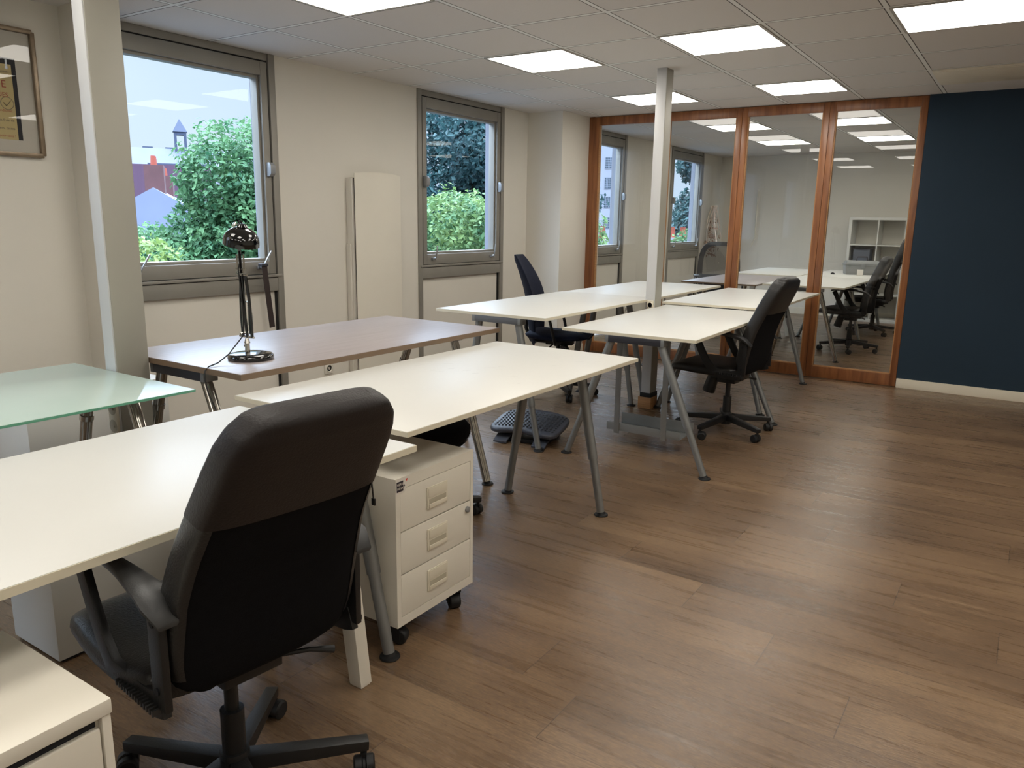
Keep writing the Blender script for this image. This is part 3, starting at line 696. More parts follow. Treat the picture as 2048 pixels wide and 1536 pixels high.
for z in (.52, .56, .62, .68, .70): rows.append([bx(y, z, d) for y, d in ((-.255, -.014), (-.13, -.014), (0, -.014), (.13, -.014), (.255, -.014), (.255, .014), (.13, .014), (0, .014), (-.13, .014), (-.255, .014))])
m.rings(rows)
link_mesh('back_frame', m, 'mesh_frame', t)
vs = [bx(y, z, 0) for y, z in i_]; c0 = bx(0, .85, 0)
rows = [[tuple(c0[j]+(v[j]-c0[j])*f for j in range(3)) for v in vs] for f in (.02, .5, 1.0)]
link_mesh('back_mesh', MB().rings(rows, cap=False, closed=True), 'chair_mesh', t)
link_mesh('back_spine', MB().tube([(-.03, 0, .44), (-.24, 0, .45), (-.27, 0, .56), (-.275, 0, .66)], .02, 10), 'black_plastic', t)
for s_ in (1, -1): link_mesh('armrest', MB().tube([(0.02, s_*.24, .46), (.02, s_*.285, .50), (.0, s_*.29, .68)], .014, 10).box(-.12, .12, s_*.29-.035, s_*.29+.035, .68, .705), 'black_plastic', t, bevel=.004)
# stool under the middle desk
t = empty('stool', (2.13, 2.52, 0)); tag(t, 'black round-edged swivel stool half hidden under the scratched white desk', 'stool')
casters_base(t, .30, -.25, lift_top=.40)
link_mesh('seat', MB().lathe([(.02, .385), (.17, .39), (.205, .405), (.222, .43), (.222, .455), (.205, .475), (.15, .485), (.02, .488)], 32), 'black_fabric', t, ang=60)
link_mesh('seat_plate', MB().lathe([(.05, .365), (.18, .372), (.21, .40), (.19, .41), (.05, .41)], 28), 'black_plastic', t)
for o_c in t.children: 
    if o_c.name.startswith('seat'): o_c.scale = (1.05, 1.05, 1)

# ------------------------------------------------------------ drawer cabinets
def wheel(P, x, y, rz):
    c = link_mesh('caster', MB().lathe([(.001, -.020), (.021, -.020), (.026, -.016), (.026, .016), (.021, .020), (.001, .020)], 22, (.012, 0, .0262), 'y').box(-.014, .02, -.024, .024, .058, .066).box(-.012, .016, -.023, -.019, .02, .06).box(-.012, .016, .019, .023, .02, .06).cyl((0, 0, .06), (0, 0, .085), .012), 'black_rubber', P, bevel=.0015)
    c.location = (x, y, 0); c.rotation_euler = (0, 0, rz)
def handle(P, x, yc, zc):
    o = MB().box(x, x+.004, yc-.052, yc+.052, zc-.037, zc+.037)
    h = link_mesh('handle', o, 'white_plastic', P, bevel=.0025)
    m = MB().box(x+.004, x+.0055, yc-.046, yc+.046, zc+.002, zc+.033)
    link_mesh('handle_flap', m, 'white_plastic', h, bevel=.001)
    m = MB().box(x+.0005, x+.0045, yc-.043, yc+.043, zc-.026, zc-.003)
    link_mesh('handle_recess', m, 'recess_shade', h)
    link_mesh('handle_lip', MB().box(x+.004, x+.007, yc-.045, yc+.045, zc-.034, zc-.020), 'white_plastic', h, bevel=.001)
def cabinet1():
    x1, y0, y1, z0, z1 = 2.775, 1.662, 2.058, .085, .578; x0 = x1-.40; cx, cy = (x0+x1)/2, (y0+y1)/2
    t = empty('drawer_cabinet', (cx, cy, 0)); tag(t, 'white metal cabinet with three drawers on castors, standing under the scratched white desk', 'cabinet', 'white drawer cabinets')
    a, b = (x1-x0)/2, (y1-y0)/2
    m = MB().box(-a, a-.012, -b, b, z0, z1-.001).box(a-.012, a, -b, -b+.020, z0, z1).box(a-.012, a, b-.016, b, z0, z1).box(a-.012, a, -b+.020, b-.016, z1-.036, z1).box(a-.012, a, -b+.020, b-.016, z0, z0+.030)
    link_mesh('cabinet_body', m, 'white_steel', t)
    link_mesh('drawer_gaps', MB().box(a-.0118, a-.008, -b+.018, b-.014, z0+.028, z1-.034), 'ink_black', t)
    h = (z1-.036-z0-.030)/3
    for k in range(3):
        zb = z0+.030+h*k
        d = link_mesh('drawer', MB().box(a-.008, a-.0005, -b+.0215, b-.0175, zb+.0018, zb+h-.0018), 'white_steel', t, bevel=.0015)
        handle(d, a-.0005, .0, zb+h*.52)
        if k == 1: link_mesh('lock', MB().lathe([(.001, -.002), (.011, -.001), (.0105, .007), (.007, .009), (.001, .009)], 22, (a, b-.035, zb+h-.028), 'x').box(a+.0085, a+.0098, b-.037, b-.033, zb+h-.029, zb+h-.027), 'silver_plastic', d)
    # maker's sticker
    s = link_mesh('sticker', MB().add([(a+.0008, -b+.0005, z1-.050), (a+.0008, -b+.040, z1-.050), (a+.0008, -b+.062, z1-.008), (a+.0008, -b+.058, z1-.001), (a+.0008, -b+.0005, z1-.001)], [(0, 1, 2, 3, 4)]), 'label_white', t, smooth=False)
    yb = -b
    link_mesh('sticker_badge', MB().add([(a+.0014, yb+.004, z1-.043), (a+.0014, yb+.034, z1-.043), (a+.0014, yb+.034, z1-.010), (a+.0014, yb+.004, z1-.010)], [(0, 1, 2, 3)]).add([(a+.0014, yb+.036, z1-.036), (a+.0014, yb+.042, z1-.028), (a+.0014, yb+.036, z1-.020)], [(0, 1, 2)]), 'label_black', s, smooth=False)
    link_mesh('sticker_triangle', MB().add([(a+.0014, yb+.045, z1-.008), (a+.0014, yb+.055, z1-.008), (a+.0014, yb+.049, z1-.018)], [(0, 1, 2)]), 'label_red', s, smooth=False)
    for txt, zz in (('PIERRE', z1-.023), ('HENRY', z1-.036)):
        text(txt, s, 'label_white', .0105, (a+.0018, yb+.0055, zz), (PI/2, 0, PI/2))
    for x, y, r in ((a-.05, -b+.05, .4), (a-.05, b-.05, -.6), (-a+.05, -b+.05, 1.2), (-a+.05, b-.05, 2)): wheel(t, x, y, r)
    return t
def text(s, parent, m, size, loc, rot, ext=.0002, name='lettering', align='LEFT'):
    c = bpy.data.curves.new(name, 'FONT'); c.body = s; c.size = size; c.extrude = ext; c.align_x = align
    o = bpy.data.objects.new(name, c); COL.objects.link(o); o.parent = parent; o.location = loc; o.rotation_euler = rot
    bpy.context.view_layer.update()
    dg = bpy.context.evaluated_depsgraph_get(); me = bpy.data.meshes.new_from_object(o.evaluated_get(dg))
    o2 = bpy.data.objects.new(name, me); COL.objects.link(o2); o2.parent = parent; o2.location = loc; o2.rotation_euler = rot
    me.materials.clear(); me.materials.append(MATS[m]); bpy.data.objects.remove(o)
    return o2
cabinet1()
t = empty('drawer_cabinet', (2.95, .37, 0)); tag(t, 'white metal cabinet in the bottom left corner with a dark slot above its drawer', 'cabinet', 'white drawer cabinets')
m = MB().box(-.185, .165, -.21, .21, .06, .575).box(.165, .180, -.21, .21, .552, .575).box(.165, .180, .195, .21, .06, .552).box(.165, .18, -.21, -.195, .06, .552)
link_mesh('cabinet_body', m, 'white_steel', t, bevel=.002)
link_mesh('cabinet_top', MB().box(-.187, .183, -.212, .212, .553, .580), 'white_steel', t, bevel=.003)
link_mesh('slot', MB().box(.164, .167, -.19, .19, .50, .552), 'ink_black', t)
for k, (a_, b_) in enumerate(((.385, .533), (.225, .378), (.066, .218))):
    d = link_mesh('drawer', MB().box(.160, .178, -.192, .192, a_, b_), 'white_steel', t, bevel=.003)
for x, y in ((.13, .16), (.13, -.16), (-.13, .16), (-.13, -.16)): wheel(t, x, y, x*9+y*3)
for c_ in t.children:
    if c_.name.startswith('caster'): c_.scale = (.9, .9, .9)
# white cabinet under the foreground desk and the low cabinet by the wall
t = empty('storage_cabinet', (1.835, 1.235, 0)); tag(t, 'plain white cabinet standing between the foreground desk and the glass desk', 'cabinet', 'plain white cabinets')
link_mesh('cabinet_body', MB().box(-.135, .143, -.215, .215, .012, .45), 'white_laminate', t, bevel=.002)
link_mesh('plinth', MB().box(-.12, .13, -.2, .2, 0, .012), 'ink_black', t)
t = empty('storage_cabinet', (.59, 1.85, 0)); tag(t, 'low white cabinet by the window wall behind the glass desk', 'cabinet', 'plain white cabinets')
link_mesh('cabinet_body', MB().box(-.20, .21, -.33, .33, .012, .565), 'white_laminate', t, bevel=.002)
link_mesh('plinth', MB().box(-.19, .20, -.32, .32, 0, .012), 'ink_black', t)

# ------------------------------------------------------------ desk lamp
t = empty('desk_lamp', (1.775, 1.935, .80), 0); tag(t, 'black spring-arm desk lamp with a dome shade on the brown desk', 'lamp')
link_mesh('base', MB().lathe([(.002, 0), (.083, 0), (.088, .006), (.087, .016), (.080, .023), (.055, .027), (.002, .029)], 40), 'gloss_black', t, ang=60)
link_mesh('base_joint', MB().cyl((-.018, 0, .026), (-.018, 0, .062), .010, .009).cyl((-.018, 0, .062), (-.018, 0, .082), .012, .006).cyl((-.034, 0, .05), (-.018, 0, .05), .005, n=10), 'chrome', t)
m = MB()
rx = lambda x, z: (x*.7, x*.7, z)
R_ = lambda pts, r=.0045: [tuple(p) for p in pts]
for pts in ([(-.044, .0, .085), (-.048, 0, .16), (-.046, 0, .25), (-.040, 0, .325)], [(-.018, 0, .085), (-.026, 0, .16), (-.030, 0, .25), (-.028, 0, .325)], [(.010, 0, .085), (.010, 0, .16), (.002, 0, .25), (-.010, 0, .325)]):
    m.tube([(x+.004, y, z) for x, y, z in pts], .0062, 8)
link_mesh('lower_arm', m, 'gloss_black', t)
m = MB().cyl((-.060, 0, .087), (.025, 0, .087), .0045, n=10).cyl((-.030, -.02, .10), (-.030, .02, .10), .0045, n=10).cyl((-.062, 0, .328), (.002, 0, .328), .005, n=10).cyl((-.040, 0, .225), (.006, 0, .225), .003, n=8)
m.tube([(-.052, 0, .335), (-.052, 0, .405), (-.012, 0, .405), (-.012, 0, .345)], .004, 6).cyl((-.058, 0, .35), (-.004, 0, .35), .005, n=10).cyl((-.058, 0, .34), (-.03, .01, .34), .006, n=10)
link_mesh('brackets', m, 'chrome', t)
m = MB()
for x in (-.038, .001):
    for k in range(22): m.lathe([(.0035, 0), (.0050, .0012), (.0035, .0024)], 8, (x-.0, 0, .135+.004*k))
    m.cyl((x, 0, .10), (x, 0, .222), .0028, n=8)
link_mesh('springs', m, 'chrome', t)
link_mesh('upper_arm', MB().tube([(-.030, 0, .335), (-.030, -.004, .42), (-.031, -.01, .50)], .0058, 10).tube([(-.034, .0, .40), (-.022, -.012, .44), (-.018, -.012, .47)], .0032, 8), 'gloss_black', t)
sh = MB(); pr = []
for i in range(13):
    a_ = PI/2*i/12; pr.append((.066*math.sin(a_)+.001, .058*math.cos(a_)))
pr += [(.0675, -.012), (.065, -.012), (.0635, .0)]
for i in range(11, 0, -1):
    a_ = PI/2*i/12; pr.append((.063*math.sin(a_)+.001, .055*math.cos(a_)))
sh.lathe(pr, 36); S_ = link_mesh('shade', sh, 'gloss_black', t, ang=50); S_.location = (-.004, -.012, .455); S_.rotation_euler = (.05, .24, 0)
m = MB().lathe([(.018, .055), (.020, .060), (.014, .068), (.002, .070)], 20); link_mesh('shade_cap', m, 'gloss_black', S_)
link_mesh('shade_bracket', MB().bar((-.024, -.02, .045), (.014, -.062, .022), .012, .004).cyl((-.026, -.012, .064), (-.012, -.03, .06), .007).cyl((.012, -.062, .018), (.014, -.070, .020), .006), 'chrome', S_)
pts = [(-.028, -.004, .505)]
for k in range(1, 9):
    a_ = PI*k/8; pts.append((-.013-.015*math.cos(a_), -.006, .508+.026*math.sin(a_)))
link_mesh('shade_cable', MB().tube(pts+[(0, -.010, .50)], .0028, 8), 'gloss_black', t)
link_mesh('power_cable', MB().tube([(-.030, -.006, .37), (-.034, -.010, .352), (-.030, -.012, .338), (-.022, -.008, .20), (-.026, -.008, .095), (-.020, -.035, .075), (-.005, -.075, .052), (.006, -.105, .034), (.020, -.165, .010), (.030, -.212, .004), (.033, -.232, -.010), (.038, -.236, -.045), (.052, -.236, -.09), (.078, -.232, -.14), (.10, -.232, -.175)], .0026, 8), 'black_rubber', t)
link_mesh('plug', MB().box(.086, .116, -.246, -.218, -.205, -.178).cyl((.101, -.232, -.182), (.101, -.232, -.165), .008), 'black_rubber', t, bevel=.003)

# ------------------------------------------------------------ footrest
t = empty('footrest', (1.80, 3.99, 0), 0.12); tag(t, 'dark grey tilting footrest with a studded platform, on the floor below the desks', 'footrest')
def fr_(x, y, z): return (x, y, .118+y*.20+z + .010*math.cos(x*9))
poly = []
for k in range(40):
    a_ = 2*PI*k/40; c, s_ = math.cos(a_), math.sin(a_); x = .235*math.copysign(abs(c)**.5, c); y = .15*math.copysign(abs(s_)**.55, s_)
    if s_ < 0: y += .035*math.exp(-((x+.0)/.10)**2)*0 - .012+ .030*math.cos(x*13)*.6
    poly.append((x, y))
m = MB().rings([[fr_(x*f, y*f, z) for x, y in poly] for f, z in ((.93, -.030), (.985, -.022), (1.0, -.008), (.985, .0), (.96, .002))])
link_mesh('platform', m, 'footrest_grey', t, ang=50)
m = MB()
for i in range(17):
    for j in range(9):
        x = -.195+.0243*i; y = -.105+.026*j
        m.lathe([(.0075, 0), (.006, .004), (.002, .005)], 8, fr_(x, y, .002))
link_mesh('stud_pattern', m, 'footrest_dark', t)
m = MB()
for s_ in (1, -1):
    m.prism([(-.13, 0), (.10, 0), (.13, .03), (.05, .10), (-.02, .115), (-.12, .03)], s_*.12-.02, s_*.12+.02, lambda x, y, z: (z, x, y))
m.box(-.14, .14, -.10, .08, 0, .028)
link_mesh('foot_base', m, 'footrest_dark', t, bevel=.006)
for s_ in (1, -1):
    mm = MB(); sec = []
    for i in range(9):
        u = i/8; y = -.175+.12*u; z = .012+.035*math.sin(PI*min(1, u*1.0)*.6)
        sec.append([(s_*.13-.045, y, z-.008), (s_*.13+.045, y, z-.008), (s_*.13+.045, y, z+.004), (s_*.13-.045, y, z+.004)])
    mm.rings(sec); link_mesh('pedal', mm, 'footrest_grey', t, bevel=.002)
    link_mesh('pivot_knob', MB().cyl((s_*.14, -.03, .05), (s_*.20, -.03, .05), .018).cyl((s_*.20, -.03, .05), (s_*.21, -.03, .05), .014), 'footrest_grey', t)

# ------------------------------------------------------------ hanging holder below desk D
t = empty('computer_holder', (2.47, 4.18, 0), .02); tag(t, 'grey metal hanging holder with a tray slung under the white desk', 'holder')
m = MB().box(-.185, -.150, -.006, .0, .085, .712).box(.115, .150, -.006, .0, .085, .712)
link_mesh('hanger_strap', m, 'tray_grey', t, bevel=.001)
link_mesh('mounting_rail', MB().box(-.20, .165, -.012, .012, .712, .7335), 'dark_grey_metal', t)
m = MB().box(-.235, .235, .0, .004, .105, .150).box(-.235, .235, .0, .18, .101, .105).box(-.215, .255, .176, .180, .105, .175)
link_mesh('tray', m, 'tray_grey', t, bevel=.0015)

# ------------------------------------------------------------ wall things
t = empty('radiator', (.0, 4.48, .14)); tag(t, 'tall white vertical panel radiator on the wall between the first two windows', 'radiator')
link_mesh('back_casing', MB().box(.002, .062, -.262, .20, .02, 1.50).box(.002, .045, -.275, -.262, .0, 1.02), 'wall_paint', t, bevel=.003)
link_mesh('shadow_gap', MB().box(.058, .082, -.24, .19, .03, 1.50), 'frame_gap', t)
sec = []
for z in (.06, 1.535):
    sec.append([(.086+.030*(1-(y/.235)**2), y, z+(.0 if z < 1 else .012*(1-(y/.235)**2))) for y in [-.25+.5*k/20 for k in range(21)]]+[(.078, y, z) for y in (.25, .1, 0, -.1, -.25)])
link_mesh('front_panel', MB().rings(sec), 'white_steel', t, ang=50)
def outlet(label, y, z=.245, x=.0):
    t = empty('wall_socket', (x, y, z)); tag(t, label, 'wall socket', 'sockets low on the window wall')
    link_mesh('socket_plate', MB().box(0, .010, -.042, .042, -.042, .042), 'wall_paint', t, bevel=.003)
    link_mesh('socket_bowl', MB().lathe([(.001, .010), (.022, .010), (.026, .014), (.028, .014), (.028, .010)], 26, (0, 0, 0), 'x').lathe([(.012, .011), (.001, .0125)], 16, (0, 0, 0), 'x'), 'white_steel', t)
    link_mesh('socket_pin', MB().cyl((.012, .0, .010), (.022, .0, .010), .003, n=8).cyl((.0105, -.009, -.004), (.0135, -.009, -.004), .003, n=8).cyl((.0105, .009, -.004), (.0135, .009, -.004), .003, n=8), 'ink_black', t)
outlet('white wall socket under the brown desk, left of the radiator', 3.989)
outlet('white wall socket right of the radiator, near the second window', 4.825)
outlet('white wall socket in the back room beside the third window', 9.105)

t = empty('framed_poster', (0.0, 1.80, 1.93)); tag(t, 'poster of a ring notebook page in a bronze frame at the left edge', 'picture')
a, b = .29, .295
m = MB()
for q in (((-a, -b), (a, -b)), ((a, -b), (a, b)), ((a, b), (-a, b)), ((-a, b), (-a, -b))):
    (y0, z0), (y1, z1) = q; m.bar((.014, y0, z0), (.014, y1, z1), .022, .026, up=(1, 0, 0))
link_mesh('frame', m, 'picture_frame_gold', t, bevel=.004)
link_mesh('mount', MB().box(.002, .007, -a, a, -b, b), 'picture_mat', t)
link_mesh('notebook_cover', MB().box(.007, .0078, -.20, .204, -.226, .158), 'ink_black', t)
pg = link_mesh('page', MB().box(.0078, .0084, -.19, .183, -.226, .128), 'page_cream', t)
m = MB()
for k in range(11): 
    yy = .162-.036*k; m.box(.0084, .0092, yy-.004, yy+.004, .112, .150).lathe([(.007, .0084), (.008, .0095), (.005, .0095)], 12, (0, yy, .112), 'x')
link_mesh('rings', m, 'silver_plastic', t)
rotx = (PI/2, 0, PI/2)
text('GUIDE DE', pg, 'ink_red', .048, (.0088, .152, .018), rotx, align='RIGHT')
text('BONNES PRATIQUES', pg, 'ink_red', .030, (.0088, .157, -.026), rotx, align='RIGHT')
text('Réunion', pg, 'ink_grey', .016, (.0088, .165, .088), rotx, align='RIGHT')
for k, (s_, z_) in enumerate((('conditions.', -.095), ('les frais de', -.140), ('papiers, tasses', -.178), ('pour tous !', -.214))):
    text(s_, pg, 'ink_red' if k in (0, 3) else 'ink_grey', .017, (.0088, .172, z_), rotx, align='RIGHT')
m = MB(); n = 30
for k in range(n):
    a0, a1 = 2*PI*k/n, 2*PI*(k+1)/n
    m.add([(.009, .148+r*math.cos(q), -.055+r*math.sin(q)) for r, q in ((.028, a0), (.0305, a0), (.0305, a1), (.028, a1))], [(0, 1, 2, 3)])
m.bar((.009, .131, -.052), (.009, .143, -.068), .0008, .008, up=(1, 0, 0)); m.bar((.009, .143, -.068), (.009, .166, -.040), .0008, .008, up=(1, 0, 0))
link_mesh('check_mark', m, 'ink_grey', pg, smooth=False)
link_mesh('glazing', MB().box(.0105, .0125, -a+.01, a-.01, -b+.01, b-.01), 'picture_glass', t, smooth=False)

# ------------------------------------------------------------ back room furniture
t = empty('cube_shelf', (2.79, 12.235, 0)); tag(t, 'white cube shelf with sixteen compartments against the far wall of the back room', 'shelf')
W_ = 1.47; m = MB()
m.box(-W_/2, W_/2, -.195, .195, 0, .04).box(-W_/2, W_/2, -.195, .195, 1.43, 1.47).box(-W_/2, -W_/2+.04, -.195, .195, .04, 1.43).box(W_/2-.04, W_/2, -.195, .195, .04, 1.43)
link_mesh('shelf_body', m, 'white_laminate', t, bevel=.001)
m = MB()
for k in (1, 2, 3): m.box(-W_/2+.04+(W_-.08)*k/4-.008, -W_/2+.04+(W_-.08)*k/4+.008, -.19, .19, .04, 1.43)
link_mesh('divider', m, 'white_laminate', t)
m = MB()
for k in (1, 2, 3): m.box(-W_/2+.04, W_/2-.04, -.188, .19, .04+1.39*k/4-.008, .04+1.39*k/4+.008)
link_mesh('shelf_board', m, 'white_laminate', t)
t = empty('storage_bin', (2.25, 12.20, .744)); tag(t, 'blue-grey box standing in the upper left part of the cube shelf', 'box')
link_mesh('bin_body', MB().box(-.11, .11, -.12, .12, 0, .27), 'box_blue_grey', t, bevel=.004)
link_mesh('bin_lid', MB().box(-.115, .115, -.125, .125, .27, .285), 'dark_grey_metal', t, bevel=.003)
t = empty('toolbox', (2.52, 10.58, .752), .35); tag(t, 'grey plastic toolbox with a dark handle on the back room desk', 'toolbox')
link_mesh('box_body', MB().rings([[(-.19, -.10, 0), (.19, -.10, 0), (.19, .10, 0), (-.19, .10, 0)], [(-.2, -.11, .11), (.2, -.11, .11), (.2, .11, .11), (-.2, .11, .11)]]), 'toolbox_grey', t, bevel=.006)
link_mesh('lid', MB().box(-.205, .205, -.115, .115, .11, .135).rings([[(-.2, -.11, .135), (.2, -.11, .135), (.2, .11, .135), (-.2, .11, .135)], [(-.18, -.085, .172), (.18, -.085, .172), (.18, .085, .172), (-.18, .085, .172)]]), 'toolbox_grey', t, bevel=.005)
link_mesh('handle', MB().tube([(-.07, 0, .172), (-.055, 0, .218), (.055, 0, .218), (.07, 0, .172)], .009, 8), 'dark_grey_metal', t)
link_mesh('latch', MB().box(-.02, .02, -.125, -.115, .08, .13), 'silver_plastic', t, bevel=.002)
t = tag(link_mesh('paper_card', MB().box(-.035, .035, -.002, .002, 0, .075).box(-.035, .035, -.002, .03, 0, .003), 'label_white', loc=(2.56, 10.30, .752)), 'small white card standing in front of the grey toolbox', 'card')
t = tag(link_mesh('small_black_clip', MB().box(-.022, .022, -.012, .012, 0, .018).box(-.012, .012, -.008, .008, .018, .024), 'ink_black', loc=(2.235, 10.35, .752), bevel=.003), 'tiny black object lying left of the grey toolbox', 'clip')
# pull cord / blind wand on far wall
t = tag(link_mesh('curtain_wand', MB().tube([(0, 0, 0), (.0, 0, -.75)], .010, 10).tube([(0, 0, -.75), (-.02, -.01, -.79), (-.045, -.01, -.87)], .008, 8), 'white_plastic', loc=(.62, 12.40, 1.87)), 'thin white rod hanging on the far wall of the back room', 'rod')
# dried twig decoration
t = empty('dried_twig_garland', (.11, 11.86, 1.62)); tag(t, 'pale dried twigs and husks hanging from the window wall in the back room', 'decoration')
rs = random.Random(11); m = MB()
for k in range(16):
    p = [Vector((rs.uniform(-.02, .05), rs.uniform(-.03, .03), 0))]
    L_ = rs.randint(5, 9); d = Vector((rs.uniform(-.02, .02), rs.uniform(-.02, .02), -.09))
    for i in range(L_):
        d = Vector((d.x*.7+rs.uniform(-.014, .014), d.y*.7+rs.uniform(-.022, .022), -.07)); q = p[-1]+d; q.x = max(-.05, min(.15, q.x)); p.append(q)
    m.tube(p, [.006]+[.0055]*(len(p)-2)+[.002], 6)
link_mesh('twig', m, 'pale_twig', t)['kind'] = 'stuff'
m = MB()
for k in range(150):
    z = -.15-.62*rs.random()**.7; sp = .03+.08*min(1, (-z)/.5)*(1 if z > -.6 else .5); c = Vector((max(-.09, min(.1, rs.gauss(.0, sp*.5))), max(-.18, min(.18, rs.gauss(0, sp*.8))), z)); d1 = Vector((rs.gauss(0, 1), rs.gauss(0, 1), rs.gauss(0, 1))).normalized()*rs.uniform(.02, .045); d2 = Vector((rs.gauss(0, 1), rs.gauss(0, 1), rs.gauss(0, 1))).cross(d1).normalized()*.011
    m.add([c-d1, c+d2, c+d1, c-d2], [(0, 1, 2, 3)])
link_mesh('husks', m, 'brown_husk', t)['kind'] = 'stuff'

# ------------------------------------------------------------ outside
GZ = -7.5
g = MB().box(-200, -.5, -60, 160, GZ-.5, GZ); tag(link_mesh('ground_outside', g, 'ground_bounce_grey', smooth=False), kind='structure')
def tree(name, label, blobs, leaf, seed, n, size, trunk):
    rr = random.Random(seed); t = empty(name, (trunk[0], trunk[1], GZ)); tag(t, label, 'tree')
    m = MB()
    tot = sum(b[3]**2 for b in blobs); V_ = []; F_ = []
    for bx_, by_, bz_, br in blobs:
        for k in range(int(n*br*br/tot)):
            v = Vector((rr.gauss(0, 1), rr.gauss(0, 1), rr.gauss(0, 1))).normalized()
            lump = 1+.16*math.sin(v.x*7+bx_)*math.sin(v.y*6+bz_)*math.sin(v.z*8+by_)
            c = Vector((bx_, by_, bz_))+v*br*lump*(rr.uniform(.80, 1.03) if rr.random() < .8 else rr.uniform(.4, .9)); c.z -= .0
            nn = (v*.6+Vector((rr.gauss(0, .6), rr.gauss(0, .6), rr.gauss(0, .6)+.5))).normalized(); a_ = nn.cross(Vector((rr.gauss(0, 1), rr.gauss(0, 1), rr.gauss(0, 1)))).normalized(); b_ = nn.cross(a_); s_ = size*rr.uniform(.6, 1.3)
            o = Vector((trunk[0], trunk[1], GZ)); c = c-o; i0 = len(V_)
            V_ += [c-a_*s_, c-b_*s_*.55+nn*s_*.15, c+a_*s_, c+b_*s_*.55+nn*s_*.15]; F_.append((i0, i0+1, i0+2, i0+3))
    m.add(V_, F_)
    link_mesh('foliage', m, leaf, t, smooth=False)
    m = MB(); zt = max(b[2] for b in blobs)
    m.tube([(0, 0, 0), (0, 0, (zt-GZ)*.4), (0, 0, (zt-GZ)*.72)], [.32, .22, .08], 10)
    for bx_, by_, bz_, br in blobs[:9]:
        m.tube([(0, 0, (bz_-GZ)*.45), ((bx_-trunk[0])*.5, (by_-trunk[1])*.5, (bz_-GZ)*.7), (bx_-trunk[0], by_-trunk[1], bz_-GZ)], [.14, .09, .03], 6)
    link_mesh('trunk', m, 'bark', t)
def blobs(cx, cy, cz, R, hz, n, seed, br=(.9, 1.6)):
    rr = random.Random(seed); out = []
    for k in range(n):
        v = Vector((rr.gauss(0, 1), rr.gauss(0, 1), rr.gauss(0, 1))).normalized()*rr.uniform(.35, .95)
        out.append((cx+v.x*R, cy+v.y*R, cz+v.z*hz, rr.uniform(*br)))
    return out
tree('maple_tree', 'large green tree filling the right half of the first window', blobs(-13.0, 15.6, .0, 4.0, 4.4, 26, 3, (1.0, 1.7)), 'leaf_green', 1, 70000, .085, (-13.0, 15.6))
tree('lime_tree', 'lower green tree in the middle of the first window', blobs(-15.5, 13.6, -.9, 2.8, 3.2, 18, 8, (.8, 1.4)), 'leaf_green', 2, 42000, .085, (-15.5, 13.6))
tree('young_tree', 'yellow-green treetop at the lower left of the first window', blobs(-11.6, 8.9, -1.1, 1.3, 2.2, 11, 5, (.6, .95)), 'leaf_pale', 3, 14000, .07, (-11.6, 8.9))
tree('chestnut_tree', 'light green treetop filling the lower half of the second window', blobs(-8.6, 18.5, .0, 3.0, 3.0, 24, 9, (.9, 1.4)), 'leaf_chestnut', 4, 46000, .085, (-8.6, 18.5))
tree('cedar_tree', 'tall dark blue-green tree behind the lighter one in the second window', blobs(-19.0, 32.5, 2.0, 5.2, 6.0, 30, 12, (1.5, 2.3)), 'leaf_dark', 5, 56000, .145, (-19.0, 32.5))
tree('pine_tree', 'tall dark tree seen through the back room window', blobs(-11.4, 44.0, .5, 1.8, 6.0, 22, 14, (1.1, 1.7)), 'leaf_dark', 6, 24000, .17, (-11.4, 44.0))
tree('willow_tree', 'pale green tree low in the back room window', blobs(-8.8, 34.5, -2.0, 1.3, 2.6, 12, 15, (.8, 1.2)), 'leaf_chestnut', 7, 14000, .10, (-8.8, 34.5))

def building(name, label, loc, rz, w, d, h, wall, roof=None, roofh=0, wins=(), over=.2):
    t = empty(name, loc, rz); tag(t, label, 'building')
    link_mesh('walls', MB().box(-w/2, w/2, -d/2, d/2, 0, h), wall, t)
    if roof:
        m = MB(); o = over
        m.rings([[(-w/2-o, -d/2-o, h), (-w/2-o, d/2+o, h), (-w/2-o, 0, h+roofh)], [(w/2+o, -d/2-o, h), (w/2+o, d/2+o, h), (w/2+o, 0, h+roofh)]]); link_mesh('roof', m, roof, t)
    for (x, z, ww, hh) in wins:
        f = link_mesh('window', MB().box(x-ww/2-.06, x+ww/2+.06, -d/2-.04, -d/2+.02, z-.06, z+hh+.06), 'stucco_white', t)
        pm = MB().box(x-ww/2, x+ww/2, -d/2-.055, -d/2-.04, z, z+hh)
        link_mesh('pane', pm, 'far_window', f)
        if name == 'apartment_block':
            gm = MB()
            for k in range(1, 4): gm.box(x-ww/2+ww*k/4-.02, x-ww/2+ww*k/4+.02, -d/2-.07, -d/2-.055, z, z+hh)
            for k in range(1, 5): gm.box(x-ww/2, x+ww/2, -d/2-.07, -d/2-.055, z+hh*k/5-.02, z+hh*k/5+.02)
            link_mesh('glazing_bars', gm, 'stucco_white', f)
    return t
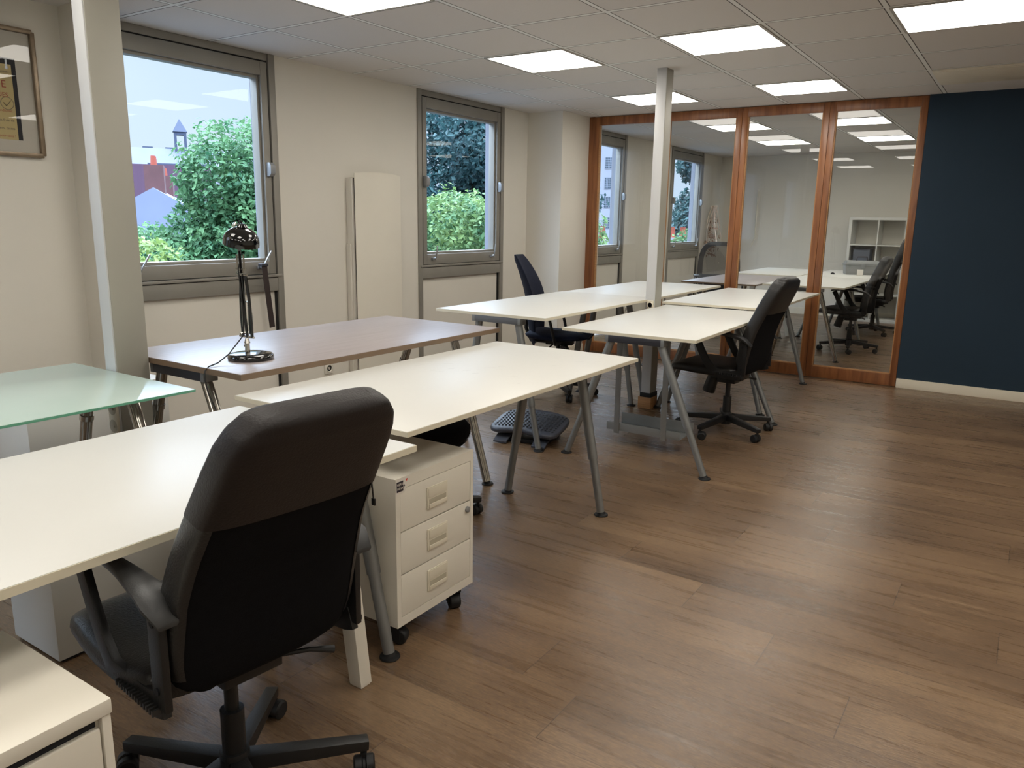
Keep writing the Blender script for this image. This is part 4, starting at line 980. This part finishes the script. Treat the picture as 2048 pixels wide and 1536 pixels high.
# slate-roofed church-like building, far left in the first window; its front looks back at the office
az = math.atan2(-73-4.3, 48.)       # bearing from the office
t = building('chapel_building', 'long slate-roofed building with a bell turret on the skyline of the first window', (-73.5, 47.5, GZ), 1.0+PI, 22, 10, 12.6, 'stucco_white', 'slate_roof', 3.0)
m = MB().box(-4.6, -4.35, -.5, .5, 15.0, 17.0).box(-3.65, -3.4, -.5, .5, 15.0, 17.0).box(-4.6, -3.4, -.5, .5, 17.0, 17.3).rings([[(-4.7, -.6, 17.3), (-3.3, -.6, 17.3), (-3.3, .6, 17.3), (-4.7, .6, 17.3)], [(-4.02, -.02, 18.6), (-3.98, -.02, 18.6), (-3.98, .02, 18.6), (-4.02, .02, 18.6)]]); link_mesh('bell_turret', m, 'balcony_grey', t)
m = MB()
for x in (-3, -.8, 3.0, 6.5): m.box(x-.5, x+.5, -3.2, -2.2, 13.6, 15.9)
link_mesh('chimney', m, 'balcony_grey', t)
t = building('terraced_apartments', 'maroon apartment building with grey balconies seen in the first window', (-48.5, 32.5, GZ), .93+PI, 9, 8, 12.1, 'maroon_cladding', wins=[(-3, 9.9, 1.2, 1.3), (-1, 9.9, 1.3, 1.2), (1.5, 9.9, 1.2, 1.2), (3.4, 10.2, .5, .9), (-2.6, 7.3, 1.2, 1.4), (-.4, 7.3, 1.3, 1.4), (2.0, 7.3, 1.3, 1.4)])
m = MB().box(-4.4, 2.6, -5.2, -4.0, 8.9, 9.9).box(-4.4, 2.6, -5.2, -4.0, 6.3, 7.2).box(-4.4, -.5, -4.0, 3.0, 12.1, 12.25)
link_mesh('balcony', m, 'balcony_grey', t)
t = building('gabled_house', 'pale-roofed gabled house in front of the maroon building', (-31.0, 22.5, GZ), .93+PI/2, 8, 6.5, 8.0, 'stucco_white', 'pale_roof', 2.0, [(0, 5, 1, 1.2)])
m = MB().box(-3.2, -2.4, -.4, .4, 9.0, 11.0).box(2.4, 3.6, -.4, .4, 9.2, 10.8); link_mesh('chimney', m, 'brick_red', t)
m = MB()
for x in (-3.0, -2.6, 2.6, 3.0, 3.4): m.lathe([(.13, 0), (.10, .4), (.02, .4)], 10, (x, 0, 11.0 if x < 0 else 10.8))
link_mesh('chimney_pot', m, 'terracotta', t)
t = building('gabled_house', 'second pale gabled house at the far left of the first window', (-22.8, 13.6, GZ), .93+PI/2, 5.5, 4.6, 7.4, 'stucco_white', 'pale_roof', 1.8)
link_mesh('chimney', MB().box(-1, 0, -.4, .4, 8.2, 9.9), 'brick_red', t)
t = building('apartment_block', 'white apartment block with small barred windows outside the back room', (-43.4, 87.9, GZ), .497, 15.6, 10, 19.2, 'stucco_white', 'slate_roof', 2.0,
             wins=[(x, z, .7, 1.25) for x in (-3.4, -.3, 2.7, 5.2) for z in (5.7, 8.1, 10.5, 12.7, 15.0)])
t = empty('rooftop_chimney', (-10.2, 36.2, GZ)); tag(t, 'white chimney with two orange pots below the back room window', 'chimney')
link_mesh('stack', MB().box(-.75, .75, -.4, .4, 0, 8.0).box(-.85, .85, -.5, .5, 7.9, 8.15), 'stucco_white', t)
for x in (-.25, .3): link_mesh('chimney_pot', MB().lathe([(.16, 8.15), (.13, 8.6), (.15, 8.65), (.02, 8.65)], 12, (x, 0, 0)), 'terracotta', t)
t = empty('rooftop_chimney', (-12.9, 33.0, GZ)); tag(t, 'white chimney with orange pots outside the third window', 'chimney')
link_mesh('stack', MB().box(-.7, .7, -.4, .4, 0, 7.9).box(-.8, .8, -.5, .5, 7.8, 8.05), 'stucco_white', t)
for x in (-.3, .3): link_mesh('chimney_pot', MB().lathe([(.16, 8.05), (.13, 8.6), (.15, 8.65), (.02, 8.65)], 12, (x, 0, 0)), 'terracotta', t)
